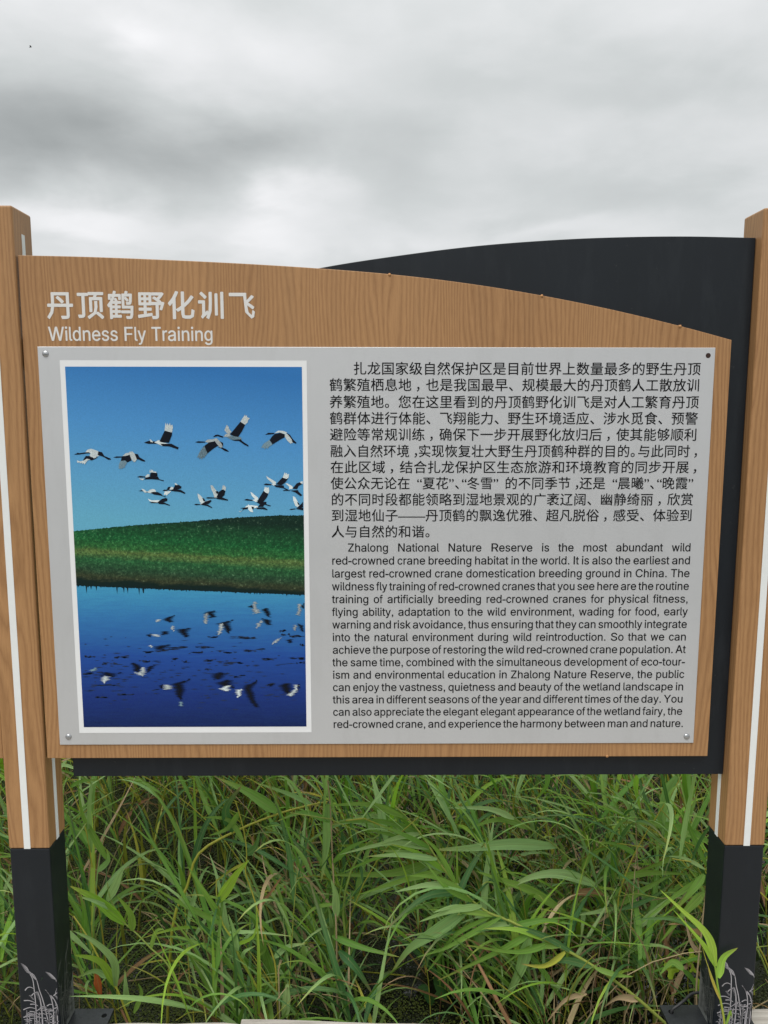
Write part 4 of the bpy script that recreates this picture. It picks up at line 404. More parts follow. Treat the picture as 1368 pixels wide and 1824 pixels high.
GL={",":[278,[[56,-167,100,100,203,100,125,-167]]],"-":[333,[[248,343,248,264,84,264,84,343]]],".":[278,[[141,-6,128,-6,115,-1,104,4,93,13,85,23,78,34,75,45,73,58,75,70,78,83,85,93,93,103,104,111,115,117,128,121,141,122,155,121,167,117,179,111,189,103,198,93,204,83,208,70,209,58,208,45,204,34,198,23,189,13,179,4,167,-1,155,-6]]],"A":[667,[[23,0,280,716,384,716,644,0,549,0,399,425,392,446,384,470,376,495,367,523,358,554,347,591,335,629,323,672,341,672,328,629,317,589,306,553,296,522,287,494,279,468,271,446,265,425,118,0],[153,200,153,280,514,280,514,200]]],"C":[722,[[378,-10,333,-7,290,1,250,15,213,35,178,59,148,89,121,124,99,162,80,205,67,252,60,302,57,357,60,412,67,463,80,509,99,553,121,592,148,626,178,656,213,681,250,701,290,715,333,723,378,726,405,724,431,722,457,716,482,709,505,701,528,689,549,677,569,663,588,647,605,629,620,609,634,588,646,565,656,542,663,516,669,490,578,490,573,508,567,525,560,540,551,556,541,568,531,581,519,592,506,602,492,612,477,619,462,626,446,632,430,636,413,639,396,640,378,641,346,639,316,633,287,623,260,608,235,589,213,567,193,542,177,512,164,478,154,442,148,401,146,357,148,314,154,273,164,236,177,204,194,173,213,148,235,125,260,107,287,93,316,83,346,76,378,75,396,75,413,77,430,80,446,84,462,90,477,97,492,104,506,114,519,124,531,135,541,148,551,160,560,176,567,191,573,208,578,225,669,225,664,200,656,174,646,151,634,128,621,107,605,87,588,69,570,53,549,39,528,27,506,15,482,7,457,0,432,-6,406,-8]]],"F":[611,[[90,0,90,716,550,716,550,636,186,636,186,391,516,391,516,311,186,311,186,0]]],"I":[278,[[29,0,29,80,109,80,109,636,29,636,29,716,249,716,249,636,169,636,169,80,249,80,249,0]]],"N":[722,[[83,0,83,716,188,716,473,257,479,248,486,238,493,225,500,212,508,198,517,183,526,167,535,151,544,132,553,115,562,96,571,77,559,76,557,96,555,114,554,134,553,152,552,170,551,188,551,205,551,221,550,274,550,716,639,716,639,0,534,0,279,408,245,466,236,481,226,498,215,516,204,536,148,636,164,639,169,540,171,461,172,409,172,0]]],"R":[722,[[97,0,97,716,379,716,425,713,466,709,503,699,536,688,565,672,590,654,611,633,628,609,641,584,651,556,656,526,658,495,656,464,651,435,641,408,628,381,611,359,589,338,564,321,535,305,502,294,465,286,424,280,379,279,155,279,155,359,376,359,406,360,433,363,457,369,479,376,497,384,513,395,526,408,537,422,545,439,550,456,554,475,555,495,554,516,550,535,545,553,537,570,526,584,513,598,497,609,478,619,457,626,433,632,405,634,374,636,200,636,200,0],[568,0,370,322,487,322,688,0]]],"S":[667,[[334,-13,294,-11,257,-6,222,1,190,13,162,27,136,44,114,63,95,84,80,108,69,135,61,162,57,193,156,193,159,173,165,155,173,138,184,124,198,111,213,100,230,90,249,83,269,77,290,73,311,70,334,69,359,70,383,73,406,77,427,84,447,93,464,104,479,115,492,129,503,143,510,160,515,177,516,196,515,212,511,226,505,241,496,252,485,262,472,271,458,280,442,288,424,294,406,301,386,307,366,312,274,336,230,350,191,366,157,385,129,407,106,432,90,459,81,490,78,523,80,553,86,581,97,606,112,630,131,651,153,670,177,686,206,701,236,712,268,719,303,723,339,726,376,723,410,719,442,710,472,701,500,686,524,670,545,651,563,632,578,609,589,584,596,558,599,532,504,532,498,557,488,580,472,599,451,615,427,629,399,637,369,643,336,646,312,644,290,641,269,636,250,630,232,622,217,612,203,601,192,588,183,575,177,560,173,544,172,529,173,511,178,495,185,481,196,470,208,459,222,449,237,440,253,433,270,428,286,422,302,416,317,412,395,392,412,388,429,383,447,377,465,371,484,363,502,354,519,345,536,335,551,322,566,309,578,294,589,279,598,260,605,241,609,218,610,196,608,166,602,139,592,114,577,90,559,68,537,48,512,30,483,15,450,3,415,-6,376,-11]]],"T":[611,[[43,636,43,716,568,716,568,636,350,636,350,0,262,0,262,636]]],"W":[944,[[213,0,23,716,113,716,224,276,229,257,233,241,237,222,241,204,257,132,261,113,264,94,268,75,271,56,260,56,264,75,267,94,271,113,275,132,279,151,282,169,287,187,291,204,308,276,421,716,522,716,635,276,640,257,644,241,648,222,653,204,669,132,673,113,677,94,680,75,684,56,672,56,675,75,679,94,682,113,686,132,690,151,694,169,698,187,702,204,719,276,830,716,921,716,729,0,627,0,506,454,500,477,494,501,489,525,483,550,478,577,473,606,467,636,462,668,481,668,476,637,471,609,466,581,461,556,456,530,450,505,444,480,437,454,317,0]]],"Y":[667,[[288,0,288,293,23,716,129,716,272,484,283,466,294,447,304,429,314,411,324,392,333,371,343,349,353,324,316,324,326,349,336,373,345,394,355,412,365,430,375,447,385,466,396,484,539,716,643,716,379,293,379,0]]],"Z":[611,[[58,0,58,65,381,542,392,557,403,574,415,589,427,606,439,622,451,637,463,653,475,670,485,639,463,639,441,637,420,637,398,636,376,636,354,636,332,636,311,636,56,636,56,716,553,716,553,650,235,181,223,165,211,148,199,131,187,114,136,46,126,76,147,77,169,79,190,79,212,80,234,80,255,80,277,80,298,80,557,80,557,0]]],"a":[556,[[228,-13,203,-11,179,-7,157,-1,135,7,115,17,97,31,81,45,68,63,57,82,50,103,45,127,43,152,45,173,48,194,54,211,62,226,72,241,83,252,96,263,111,271,127,280,143,286,161,291,179,297,198,300,217,304,236,307,255,309,334,319,348,321,360,324,371,326,379,331,385,335,390,342,393,349,394,359,393,377,390,392,386,405,381,418,374,428,365,437,355,446,343,453,329,459,314,463,297,464,279,466,261,464,244,463,228,459,213,453,200,447,188,440,177,432,168,423,160,414,153,405,147,395,143,385,59,409,69,433,81,453,96,471,112,487,130,499,149,512,169,520,190,528,212,533,233,537,255,540,277,540,292,540,308,539,324,537,341,533,359,529,376,523,392,516,408,506,423,497,437,482,449,468,460,450,469,430,476,408,480,383,481,353,481,0,395,0,395,73,389,73,384,63,377,53,369,45,360,35,349,25,337,17,323,8,308,1,290,-4,271,-8,251,-11],[243,63,267,65,288,69,308,75,326,83,341,93,355,104,367,117,376,131,384,146,389,162,393,177,394,194,394,267,390,264,385,262,379,259,371,256,362,253,352,252,341,249,330,248,286,241,251,236,235,234,220,231,206,228,192,224,179,218,167,211,157,204,148,196,141,186,135,174,132,162,131,148,132,134,135,122,139,111,146,101,153,93,163,86,173,79,185,73,198,69,213,66,227,65]]],"b":[556,[[301,-11,279,-10,259,-7,241,-1,226,6,212,14,200,24,189,34,180,44,173,55,166,65,160,75,155,83,147,83,147,0,69,0,69,716,149,716,149,449,155,449,160,457,166,466,173,475,180,487,189,497,199,506,211,516,225,525,240,532,258,536,278,540,300,540,330,539,359,532,385,522,410,508,432,488,452,467,470,440,484,412,496,380,505,345,510,307,511,266,510,225,505,187,496,152,485,118,470,90,453,63,433,41,410,23,386,7,359,-3,331,-10],[289,66,311,68,331,72,349,80,366,93,381,107,394,124,405,142,414,165,421,187,426,212,429,239,430,266,429,294,426,319,421,345,414,367,405,388,394,408,381,423,367,437,350,449,331,457,311,463,289,464,266,463,246,457,228,450,211,439,196,425,184,409,173,391,164,370,157,347,152,322,149,295,148,266,149,238,152,211,157,186,164,162,173,141,184,121,197,106,212,91,228,80,247,72,267,68]]],"c":[500,[[262,-11,230,-10,201,-3,173,8,148,23,124,42,104,65,86,90,71,120,59,152,50,187,45,224,43,263,45,304,50,342,59,377,71,409,86,439,104,464,124,487,148,506,173,522,201,532,230,539,262,540,279,540,296,539,313,535,329,530,344,525,358,518,372,509,385,501,398,491,409,480,420,467,429,453,438,439,445,423,452,407,457,390,383,369,380,378,376,388,372,398,367,407,361,415,355,423,348,430,341,437,333,443,325,449,316,453,306,457,296,460,285,463,274,463,262,464,239,463,219,457,200,449,183,436,169,422,156,404,146,385,137,363,130,340,125,315,123,290,122,263,123,238,125,212,130,188,137,165,146,143,156,125,169,107,183,93,200,80,219,72,239,68,262,65,274,66,285,68,296,69,307,73,316,76,325,82,334,87,342,93,350,100,356,107,363,115,368,125,373,134,378,143,381,155,384,165,459,143,453,127,447,110,440,94,431,79,422,65,411,52,399,41,387,30,374,21,360,13,345,6,329,-1,313,-6,297,-8,280,-11]]],"d":[556,[[256,-11,226,-10,197,-3,171,7,146,23,124,41,104,63,86,90,72,118,60,152,51,187,46,225,45,266,46,307,51,345,60,380,72,412,87,440,104,467,124,488,146,508,171,522,198,532,226,539,256,540,278,540,298,536,316,532,331,525,345,516,357,506,367,497,376,487,384,475,391,466,396,457,401,449,407,449,407,716,487,716,487,0,410,0,410,83,402,83,397,75,391,65,384,55,376,44,367,34,356,24,344,14,331,6,315,-1,298,-7,278,-10],[268,66,290,68,310,72,328,80,345,91,359,106,372,121,383,141,392,162,399,186,404,211,407,238,408,266,407,295,404,322,399,347,393,370,384,391,373,409,360,425,345,439,328,450,310,457,290,463,268,464,245,463,225,457,206,449,189,437,175,423,162,408,151,388,142,367,135,345,130,319,127,294,126,266,127,239,130,212,135,187,142,165,151,142,162,124,175,107,190,93,207,80,225,72,246,68]]],"e":[556,[[292,-11,255,-10,221,-3,190,8,161,23,135,42,113,65,93,90,77,120,64,152,54,186,49,224,47,263,49,302,54,340,63,376,76,408,92,437,111,463,133,487,158,505,186,520,216,532,248,539,282,540,304,540,325,537,345,533,366,526,386,518,405,508,423,494,439,480,455,463,469,443,481,421,492,397,500,370,506,340,510,308,511,273,511,238,103,238,103,311,465,311,426,284,425,309,422,333,417,357,410,378,401,397,390,414,376,429,361,442,345,452,326,459,305,463,282,464,260,463,238,459,219,452,201,440,186,428,172,414,160,397,150,380,142,360,137,339,133,318,132,297,132,250,133,221,137,196,143,172,152,149,163,129,176,113,191,98,208,86,227,77,247,70,269,66,292,65,308,66,322,68,336,70,349,75,361,79,373,86,383,93,393,103,402,113,409,124,415,135,421,148,502,128,495,108,486,89,475,72,461,55,446,41,429,27,410,15,389,6,367,-1,343,-7,318,-10]]],"f":[278,[[250,533,250,460,7,460,7,533],[88,0,88,608,89,629,92,648,98,667,105,684,114,698,124,710,135,722,148,730,162,737,176,741,190,744,205,746,216,746,226,744,235,743,244,741,251,739,257,737,262,734,266,733,249,658,236,664,231,665,226,665,220,667,213,667,199,665,187,661,177,656,169,647,163,636,159,623,156,606,155,589,155,0]]],"g":[556,[[271,-212,244,-211,219,-208,196,-203,175,-197,156,-188,138,-179,122,-167,108,-155,95,-142,84,-128,74,-113,66,-97,133,-58,138,-66,144,-75,151,-83,159,-93,168,-101,178,-110,189,-117,202,-124,216,-129,232,-134,251,-136,271,-136,299,-135,325,-129,349,-120,369,-106,386,-87,398,-66,405,-39,407,-8,407,96,401,96,395,87,389,79,383,69,375,58,366,48,356,39,344,30,330,23,315,15,297,11,277,7,255,7,226,8,198,14,172,24,147,38,125,55,105,75,87,100,72,127,60,158,52,191,46,229,45,269,46,309,51,346,60,381,72,412,87,442,104,467,124,488,147,508,172,522,198,532,226,539,256,540,278,540,298,537,316,532,332,525,345,516,357,506,368,497,377,487,385,475,392,466,397,457,402,449,410,449,410,533,487,533,487,-13,485,-45,480,-76,471,-103,458,-127,442,-146,424,-165,403,-179,380,-191,355,-200,328,-207,300,-211],[268,83,290,84,310,89,328,96,345,106,359,118,372,134,383,151,392,170,399,193,405,217,408,242,409,271,408,298,405,325,400,349,393,371,384,391,373,409,360,426,345,439,329,450,310,457,290,463,268,464,246,463,225,457,207,450,190,439,175,425,162,408,151,390,142,369,135,346,130,322,127,298,126,271,127,243,130,218,135,194,142,173,151,152,162,135,175,120,190,107,207,96,226,89,246,84]]],"h":[556,[[154,319,154,0,71,0,71,716,154,716,154,404,139,404,152,439,168,467,186,491,206,509,229,523,254,533,280,539,308,540,334,539,357,535,380,529,400,519,419,506,435,491,450,473,462,452,472,428,479,401,483,371,484,338,484,0,401,0,401,331,399,360,394,387,384,409,370,428,353,443,333,454,310,461,285,463,267,461,250,459,233,453,218,446,204,437,192,426,181,412,171,398,164,381,158,362,155,342]]],"i":[222,[[70,0,70,533,151,533,151,0],[111,623,100,625,90,627,80,632,72,640,64,648,59,658,56,668,55,679,56,691,59,702,64,712,72,720,80,727,90,733,100,736,111,737,123,736,133,733,143,727,152,720,159,712,164,702,167,691,168,679,167,668,164,658,159,648,152,640,143,632,133,627,123,625]]],"j":[222,[[70,533,151,533,151,-42,151,-66,148,-89,143,-108,135,-127,126,-143,115,-159,101,-172,86,-181,69,-190,50,-196,28,-200,5,-201,-13,-201,-13,-122,3,-122,19,-121,33,-117,45,-110,54,-101,61,-90,66,-76,69,-59,70,-41],[111,623,100,625,89,627,80,632,71,640,64,648,59,658,56,668,55,679,56,691,59,702,64,712,71,720,80,727,89,733,100,736,111,737,122,736,133,733,143,727,151,720,159,712,164,702,167,691,168,679,167,668,164,658,159,648,151,640,143,632,133,627,122,625]]],"k":[500,[[144,193,144,298,158,298,374,533,473,533,242,280,233,280],[69,0,69,716,149,716,149,0],[386,0,194,262,251,322,489,0]]],"l":[222,[[163,-3,139,-1,118,4,101,14,87,28,76,46,68,66,63,91,62,118,62,716,133,716,133,139,134,122,135,108,138,96,141,87,146,82,152,76,161,75,172,73,188,75,199,76,212,4,190,-1,183,-3,177,-3,170,-3]]],"m":[833,[[72,0,72,533,153,533,153,415,147,415,153,436,161,454,170,471,181,487,193,499,206,511,220,520,235,529,251,535,267,540,283,543,299,543,327,542,351,535,373,523,392,508,409,488,422,466,432,442,438,415,427,415,432,433,440,452,449,467,461,482,473,497,488,508,503,519,520,528,538,535,557,539,576,542,597,543,619,542,640,539,660,532,679,523,697,512,713,498,727,481,739,461,748,440,755,416,759,388,761,359,761,0,677,0,677,357,675,384,669,407,659,425,646,440,629,452,611,459,592,463,572,464,555,464,539,461,525,456,511,450,499,442,489,432,479,421,472,408,466,394,461,380,459,364,458,347,458,0,375,0,375,366,373,387,367,405,358,423,346,437,330,450,313,459,294,463,272,464,257,464,243,461,229,457,215,450,202,442,191,432,181,421,172,407,165,391,159,374,156,356,155,335,155,0]]],"n":[556,[[154,319,154,0,71,0,71,533,152,533,152,404,139,404,152,439,168,467,186,491,206,509,229,523,254,533,280,539,309,540,334,539,358,535,380,529,400,519,419,506,435,491,450,473,462,452,472,428,479,401,483,371,485,338,485,0,402,0,402,331,400,360,394,387,384,409,370,428,353,443,333,454,311,461,285,463,267,461,250,459,234,453,218,446,204,437,192,426,181,412,171,398,164,381,159,362,155,342]]],"o":[556,[[278,-11,244,-10,213,-3,183,8,156,23,132,42,110,65,91,90,75,120,62,152,53,187,48,224,46,263,48,304,53,342,62,377,75,409,91,439,110,464,132,487,156,506,183,522,213,532,244,539,278,540,311,539,343,532,373,522,400,506,425,487,446,464,465,439,481,409,494,377,503,342,508,304,510,263,508,224,503,187,494,152,481,120,465,90,446,65,425,42,400,23,373,8,343,-3,311,-10],[278,65,302,68,324,72,344,80,362,93,377,107,391,125,402,143,411,165,418,188,423,212,427,238,428,263,427,290,423,315,418,340,411,363,402,385,391,404,377,422,362,436,344,449,324,457,302,463,278,464,253,463,232,457,212,449,194,436,179,422,166,404,154,385,145,363,138,340,133,315,130,290,129,263,130,238,133,212,138,188,145,165,154,143,166,125,179,107,194,93,212,80,232,72,253,68]]],"p":[556,[[69,-201,69,533,147,533,147,449,155,449,160,457,166,466,172,475,180,487,189,497,199,506,211,516,225,525,240,532,258,536,278,540,300,540,330,539,359,532,385,522,410,508,432,488,452,467,470,440,484,412,496,380,505,345,510,307,511,266,510,225,505,187,496,152,485,118,470,90,453,63,433,41,410,23,386,7,359,-3,331,-10,301,-11,279,-10,259,-7,242,-1,226,6,212,14,200,24,190,34,181,44,173,55,166,65,160,75,155,83,149,83,149,-201],[289,66,311,68,331,72,349,80,366,93,381,107,394,124,405,142,414,165,421,187,426,212,429,239,430,266,429,294,426,319,421,345,414,367,405,388,394,408,381,423,367,437,350,449,331,457,311,463,289,464,266,463,246,457,228,450,211,439,196,425,184,409,173,391,164,370,157,347,152,322,149,295,148,266,149,238,152,211,157,186,164,162,173,141,184,121,197,106,212,91,228,80,247,72,267,68]]],"q":[556,[[487,-201,407,-201,407,83,401,83,396,75,390,65,384,55,376,44,367,34,356,24,344,14,331,6,315,-1,298,-7,278,-10,256,-11,226,-10,197,-3,171,7,146,23,124,41,104,63,86,90,72,118,60,152,51,187,46,225,45,266,46,307,51,345,60,380,72,412,87,440,104,467,124,488,146,508,171,522,198,532,226,539,256,540,278,540,298,536,316,532,331,525,345,516,357,506,367,497,376,487,384,475,391,466,397,457,402,449,410,449,410,533,487,533],[268,66,290,68,310,72,328,80,345,91,359,106,372,121,383,141,392,162,399,186,404,211,407,238,408,266,407,295,404,322,399,347,393,370,384,391,373,409,360,425,345,439,328,450,310,457,290,463,268,464,245,463,225,457,206,449,189,437,175,423,162,408,151,388,142,367,135,345,130,319,127,294,126,266,127,239,130,212,135,187,142,165,151,142,162,124,175,107,190,93,207,80,225,72,246,68]]],"r":[333,[[68,0,68,533,143,533,143,452,156,471,167,488,180,504,196,516,214,528,232,535,252,540,274,542,295,540,313,540,313,453,295,456,288,457,281,457,274,459,266,459,249,457,233,454,218,449,204,443,192,435,180,423,170,412,162,399,155,384,150,369,147,352,146,333,146,0]]],"s":[500,[[249,-11,223,-10,198,-7,175,-3,154,4,134,14,115,25,99,38,85,53,72,70,62,89,54,110,49,132,129,151,135,129,144,111,156,97,170,84,187,76,205,69,226,65,248,63,274,65,297,70,317,77,335,87,349,100,359,114,365,128,367,145,366,158,362,170,356,181,348,191,337,200,324,207,308,212,290,218,204,239,171,249,143,262,119,276,99,293,84,312,73,333,66,359,64,385,66,408,70,429,78,449,89,467,103,482,119,498,137,511,158,520,180,530,204,536,229,540,256,540,282,540,306,536,328,532,348,523,366,515,382,504,397,491,409,477,421,461,430,445,438,426,444,408,367,390,361,405,354,419,344,432,332,445,318,454,301,461,280,466,257,468,234,467,214,463,196,456,179,446,166,433,156,421,151,407,149,390,150,376,154,363,161,352,170,342,182,333,197,326,215,319,235,314,314,294,348,284,376,273,400,257,420,241,434,222,445,200,452,176,454,151,452,127,447,106,439,86,428,66,414,49,397,34,378,21,356,8,332,0,306,-7,279,-10]]],"t":[278,[[249,533,249,460,8,460,8,533],[79,663,154,663,154,138,155,121,157,107,161,96,166,86,174,79,183,75,195,72,208,70,226,72,247,76,260,3,255,0,248,-1,242,-3,235,-4,227,-4,220,-6,213,-6,206,-6,177,-4,152,3,131,14,112,30,98,49,88,73,81,100,79,131]]],"u":[556,[[247,-7,222,-6,198,-1,176,6,156,15,137,28,120,44,106,62,94,83,84,107,77,134,73,163,71,196,71,533,154,533,154,203,156,173,162,148,172,125,186,106,203,90,223,79,246,73,271,70,289,72,306,75,323,80,338,87,352,97,364,108,375,121,384,136,392,153,397,172,400,193,401,215,401,533,484,533,484,0,404,0,404,129,417,129,403,94,388,66,369,42,349,24,326,10,301,0,275,-6]]],"v":[500,[[209,0,22,533,108,533,212,218,220,194,227,170,234,146,240,122,246,98,252,75,258,52,264,30,236,30,243,52,249,75,255,98,261,122,267,146,273,170,280,194,288,218,392,533,477,533,291,0]]],"w":[722,[[175,0,29,533,111,533,170,301,176,276,183,249,189,221,196,193,203,162,209,128,216,94,223,58,210,58,216,93,223,127,230,159,236,190,243,219,249,248,256,274,263,301,321,533,403,533,460,301,466,276,473,248,479,221,486,191,492,160,499,128,506,94,512,58,498,58,505,93,512,127,519,159,526,190,533,219,539,248,546,274,552,301,611,533,693,533,547,0,469,0,406,242,388,317,383,336,379,354,374,374,370,394,352,475,370,475,352,394,334,317,330,297,325,279,320,260,316,242,253,0]]],"x":[500,[[28,0,226,307,226,241,38,533,132,533,195,430,206,411,217,392,227,374,237,356,246,339,255,322,264,305,274,290,232,290,241,305,250,322,259,339,267,356,276,374,286,392,296,411,308,430,372,533,464,533,275,238,275,301,472,0,379,0,305,120,293,139,283,158,273,174,264,191,255,208,246,224,237,241,228,256,270,256,261,241,252,224,244,208,236,191,227,174,218,158,207,139,196,120,121,0]]],"y":[500,[[61,-196,79,-121,92,-122,103,-125,113,-127,124,-127,133,-125,143,-122,151,-118,160,-113,167,-104,175,-94,181,-82,188,-68,193,-51,209,-1,22,533,108,533,212,218,220,194,227,170,234,146,240,122,246,98,252,75,258,52,264,30,236,30,242,52,248,75,254,98,260,122,266,146,273,170,280,194,288,218,392,533,477,533,262,-82,254,-101,246,-120,237,-136,227,-151,216,-163,204,-174,192,-183,179,-191,165,-197,150,-201,134,-204,118,-204,108,-204,99,-204,91,-203,83,-201,76,-200,70,-198,65,-197]]],"z":[500,[[55,0,55,65,334,450,63,454,63,533,437,533,437,466,166,84,445,79,445,0]]]}
# ------------------------------------------------------------ ground, water, boardwalk
WZ = -1.05
g = from_data('marsh_bed', [(-900, -900, WZ - .25), (900, -900, WZ - .25), (900, 900, WZ - .25), (-900, 900, WZ - .25)], [(0, 1, 2, 3)], M['mud']); g['kind'] = 'structure'
g = from_data('water', [(-900, -900, WZ), (900, -900, WZ), (900, 900, WZ), (-900, 900, WZ)], [(0, 1, 2, 3)], M['water']); g['kind'] = 'structure'

DZ = -0.728                      # walking surface of the boardwalk
deck = empty('boardwalk', (0.7, -1.2, DZ)); deck['kind'] = 'structure'
def rough_plank(x0, x1, y0, y1, z1, th, slope=0.0, seed=0):
    rn = random.Random(seed); bm = bmesh.new(); n = 14
    rows = []
    for i in range(n + 1):
        x = x0 + (x1 - x0) * i / n
        e = rn.uniform(-.0018, .0018); k = rn.uniform(-.0015, .0015)
        if i in (0, n): e -= 0.003
        yy1 = y1 + slope * (x - x0) + e
        rows.append([bm.verts.new(c) for c in ((x, y0, z1 - th), (x, y0, z1 - .003), (x, y0 + .004, z1 + k * .5), (x, yy1 - .005, z1 + k * .5), (x, yy1, z1 - .005), (x, yy1, z1 - th))])
    for a, b in zip(rows, rows[1:]):
        for j in range(6): bm.faces.new((a[j], a[(j + 1) % 6], b[(j + 1) % 6], b[j]))
    bm.faces.new(rows[0][::-1]); bm.faces.new(rows[-1])
    bmesh.ops.recalc_face_normals(bm, faces=bm.faces[:])
    return bm
def plank(x0, x1, y0, y1, z, slope=0.0, seed=0):
    o = from_bm('plank', rough_plank(x0 - .7, x1 - .7, y0 + 1.2, y1 + 1.2, z - DZ, .035, slope, seed), M['plank'], deck)
    return o
sd_ = 1
# the outermost course, in three uneven lengths, then full courses behind it
for x0, x1, y0, y1, z, sl in ((-2.9, -0.17, -.06, .07, DZ - .004, 0), (-0.165, 0.365, -.06, .0705, DZ - .006, .004), (0.371, 1.525, -.06, .079, DZ, -.052), (1.531, 3.9, -.06, .088, DZ + .010, 0)):
    plank(x0, x1, y0, y1, z, sl, sd_); sd_ += 1
for k in range(17):
    y1 = -.066 - k * .136
    xs = [-2.9, -2.9 + random.uniform(1.2, 2.6), random.uniform(1.2, 2.4), 3.9]
    for a, b in zip(xs, xs[1:]):
        plank(a, b - .006, y1 - .13, y1, DZ + random.uniform(-.003, .003), 0, sd_); sd_ += 1
for y in (-2.2, -1.2, -.12):
    box('joist', -3.6, 3.2, y + 1.2, y + 1.26, -.15, -.045, M['plank'], deck)
for x in (-2.4, -.3, 1.8, 3.6):
    for y in (-2.15, -.16):
        box('pile', x - .76, x - .66, y + 1.2, y + 1.3, -.62, -.155, M['plank'], deck)

# ------------------------------------------------------------ the sign
sign = empty('information_sign', (0.72, 0.04, DZ))
SO = Vector((0.72, 0.04, DZ))
tag(sign, 'wood-grain nature reserve information board with silver text plate, crane photograph and black curved backing', 'sign')
sign_parts = []
def spart(o, parent=None):
    sign_parts.append((o, parent)); return o

PW, PD, PT, PM, PB = 0.0915, 0.0874, 1.138, -0.2427, -0.716
def make_post(x0, inner, label=None):
    """x0: left edge; inner: +1 when its inner side looks right, -1 when left"""
    x1 = x0 + PW
    po = from_bm('post', box_bm(x0, x1, 0, PD, PM, PT, .0042, 3), M['wood_post']); spart(po)
    if label: po['label'] = label
    lo = from_bm('lower_sleeve', box_bm(x0 + .0012, x1 - .0012, .0012, PD - .0012, PB, PM - .0004, .003, 2), M['black']); spart(lo, po)
    # white stripes, each a thin inlay standing 0.6 mm proud
    fx = x0 + .0345 if inner > 0 else x1 - .0345 - .0145
    for nm in ((fx, fx + .0145, -.0006, .0005),):
        spart(from_bm('stripe', box_bm(nm[0], nm[1], nm[2], nm[3], PM + .0003, 1.09, 0)), po)
        sign_parts[-1][0].data.materials.append(M['white'])
    sx = x1 if inner > 0 else x0
    o = from_bm('stripe', box_bm(sx - .0006 if inner < 0 else sx - .0005, sx + .0005 if inner < 0 else sx + .0006, .0365, .0505, PM + .0003, 1.09 if inner > 0 else 1.07, 0), M['white']); spart(o, po)
    # base flange
    fl0, fl1 = (x0 - .02, x1 + .092) if inner > 0 else (x0 - .092, x1 + .02)
    bm = bmesh.new()
    ring = [(fl0, -.07), (fl1, -.07), (fl1, PD + .002), (fl0, PD + .002)]
    hx = fl1 - .016 if inner > 0 else fl0 + .02; hy = PD - .020
    outer = [bm.verts.new((a, b, PB + .003)) for a, b in ring]
    hole = [bm.verts.new((hx + .0065 * math.cos(t * math.pi / 8), hy + .0065 * math.sin(t * math.pi / 8), PB + .003)) for t in range(16)]
    es = [bm.edges.new((outer[i], outer[(i + 1) % 4])) for i in range(4)] + [bm.edges.new((hole[i], hole[(i + 1) % 16])) for i in range(16)]
    bmesh.ops.triangle_fill(bm, edges=es, use_beauty=True)
    r = bmesh.ops.extrude_face_region(bm, geom=bm.faces[:])
    for v in r['geom']:
        if isinstance(v, bmesh.types.BMVert): v.co.z -= .010
    bmesh.ops.recalc_face_normals(bm, faces=bm.faces[:])
    fo = from_bm('base_flange', bm, M['flange']); spart(fo, po)
    return po, lo
postL, loL = make_post(-0.1257, 1)
postR, loR = make_post(1.4822, -1)

def arc_pts(pts, n=6):
    """smooth curve through pts (Catmull-Rom)"""
    out = []
    P = [pts[0]] + list(pts) + [pts[-1]]
    for i in range(1, len(P) - 2):
        for k in range(n):
            t = k / n; a, b, c, d = P[i - 1], P[i], P[i + 1], P[i + 2]
            out.append(tuple(.5 * (2 * b[j] + (c[j] - a[j]) * t + (2 * a[j] - 5 * b[j] + 4 * c[j] - d[j]) * t * t + (3 * b[j] - a[j] - 3 * c[j] + d[j]) * t ** 3) for j in range(len(b))))
    out.append(tuple(pts[-1])); return out
top = arc_pts([(-.0305, 1.042), (.104, 1.0395), (.263, 1.034), (.422, 1.027), (.576, 1.018), (.731, 1.006), (.881, .989), (1.031, .966), (1.182, .937), (1.326, .904), (1.434, .876)])
wood = slab('wood_panel', top[::-1] + [(-.0305, -.0325), (1.4345, -.0325)], .006, .018, M['wood'], None, .0012); spart(wood)
btop = arc_pts([(.017, .880), (.20, .935), (.40, .984), (.575, 1.021), (.731, 1.0455), (.905, 1.067), (1.078, 1.080), (1.217, 1.0855), (1.345, 1.0870), (1.4805, 1.0845)])
blk = slab('backing_board', btop[::-1] + [(.017, -.0845), (1.4805, -.0845)], .0255, .045, M['black'], None, .001); spart(blk)
# neighbouring bay of the same board, left of the left post
ntop = arc_pts([(-1.58, .90), (-1.2, .975), (-.8, 1.02), (-.45, 1.038), (-.1275, 1.042)])
nb = slab('wood_panel', ntop[::-1] + [(-1.58, -.0325), (-.1275, -.0325)], .006, .018, M['wood'], None, .0012); nb['label'] = 'bare wood-grain board beyond the left post'; spart(nb)
postN, _ = make_post(-1.672, 1, 'far left post beyond the frame')
# spacers between the two boards and their caps showing at the edge
for x, z in ((.724, 1.0055), (1.037, .9640), (1.325, .9035), (1.21, -.0315)):
    bm = bmesh.new(); bmesh.ops.create_cone(bm, cap_ends=True, segments=12, radius1=.003, radius2=.003, depth=.0205, matrix=Matrix.Translation((x, .0150, z)) @ Matrix.Rotation(R(90), 4, 'X'))
    spart(from_bm('spacer', bm, M['cap'], None, True))
for x, z in ((.2, .2), (1.2, .2), (1.2, .8), (.3, .85)):
    bm = bmesh.new(); bmesh.ops.create_cone(bm, cap_ends=True, segments=12, radius1=.01, radius2=.01, depth=.0075, matrix=Matrix.Translation((x, .02175, z)) @ Matrix.Rotation(R(90), 4, 'X'))
    spart(from_bm('spacer', bm, M['black'], None, True))
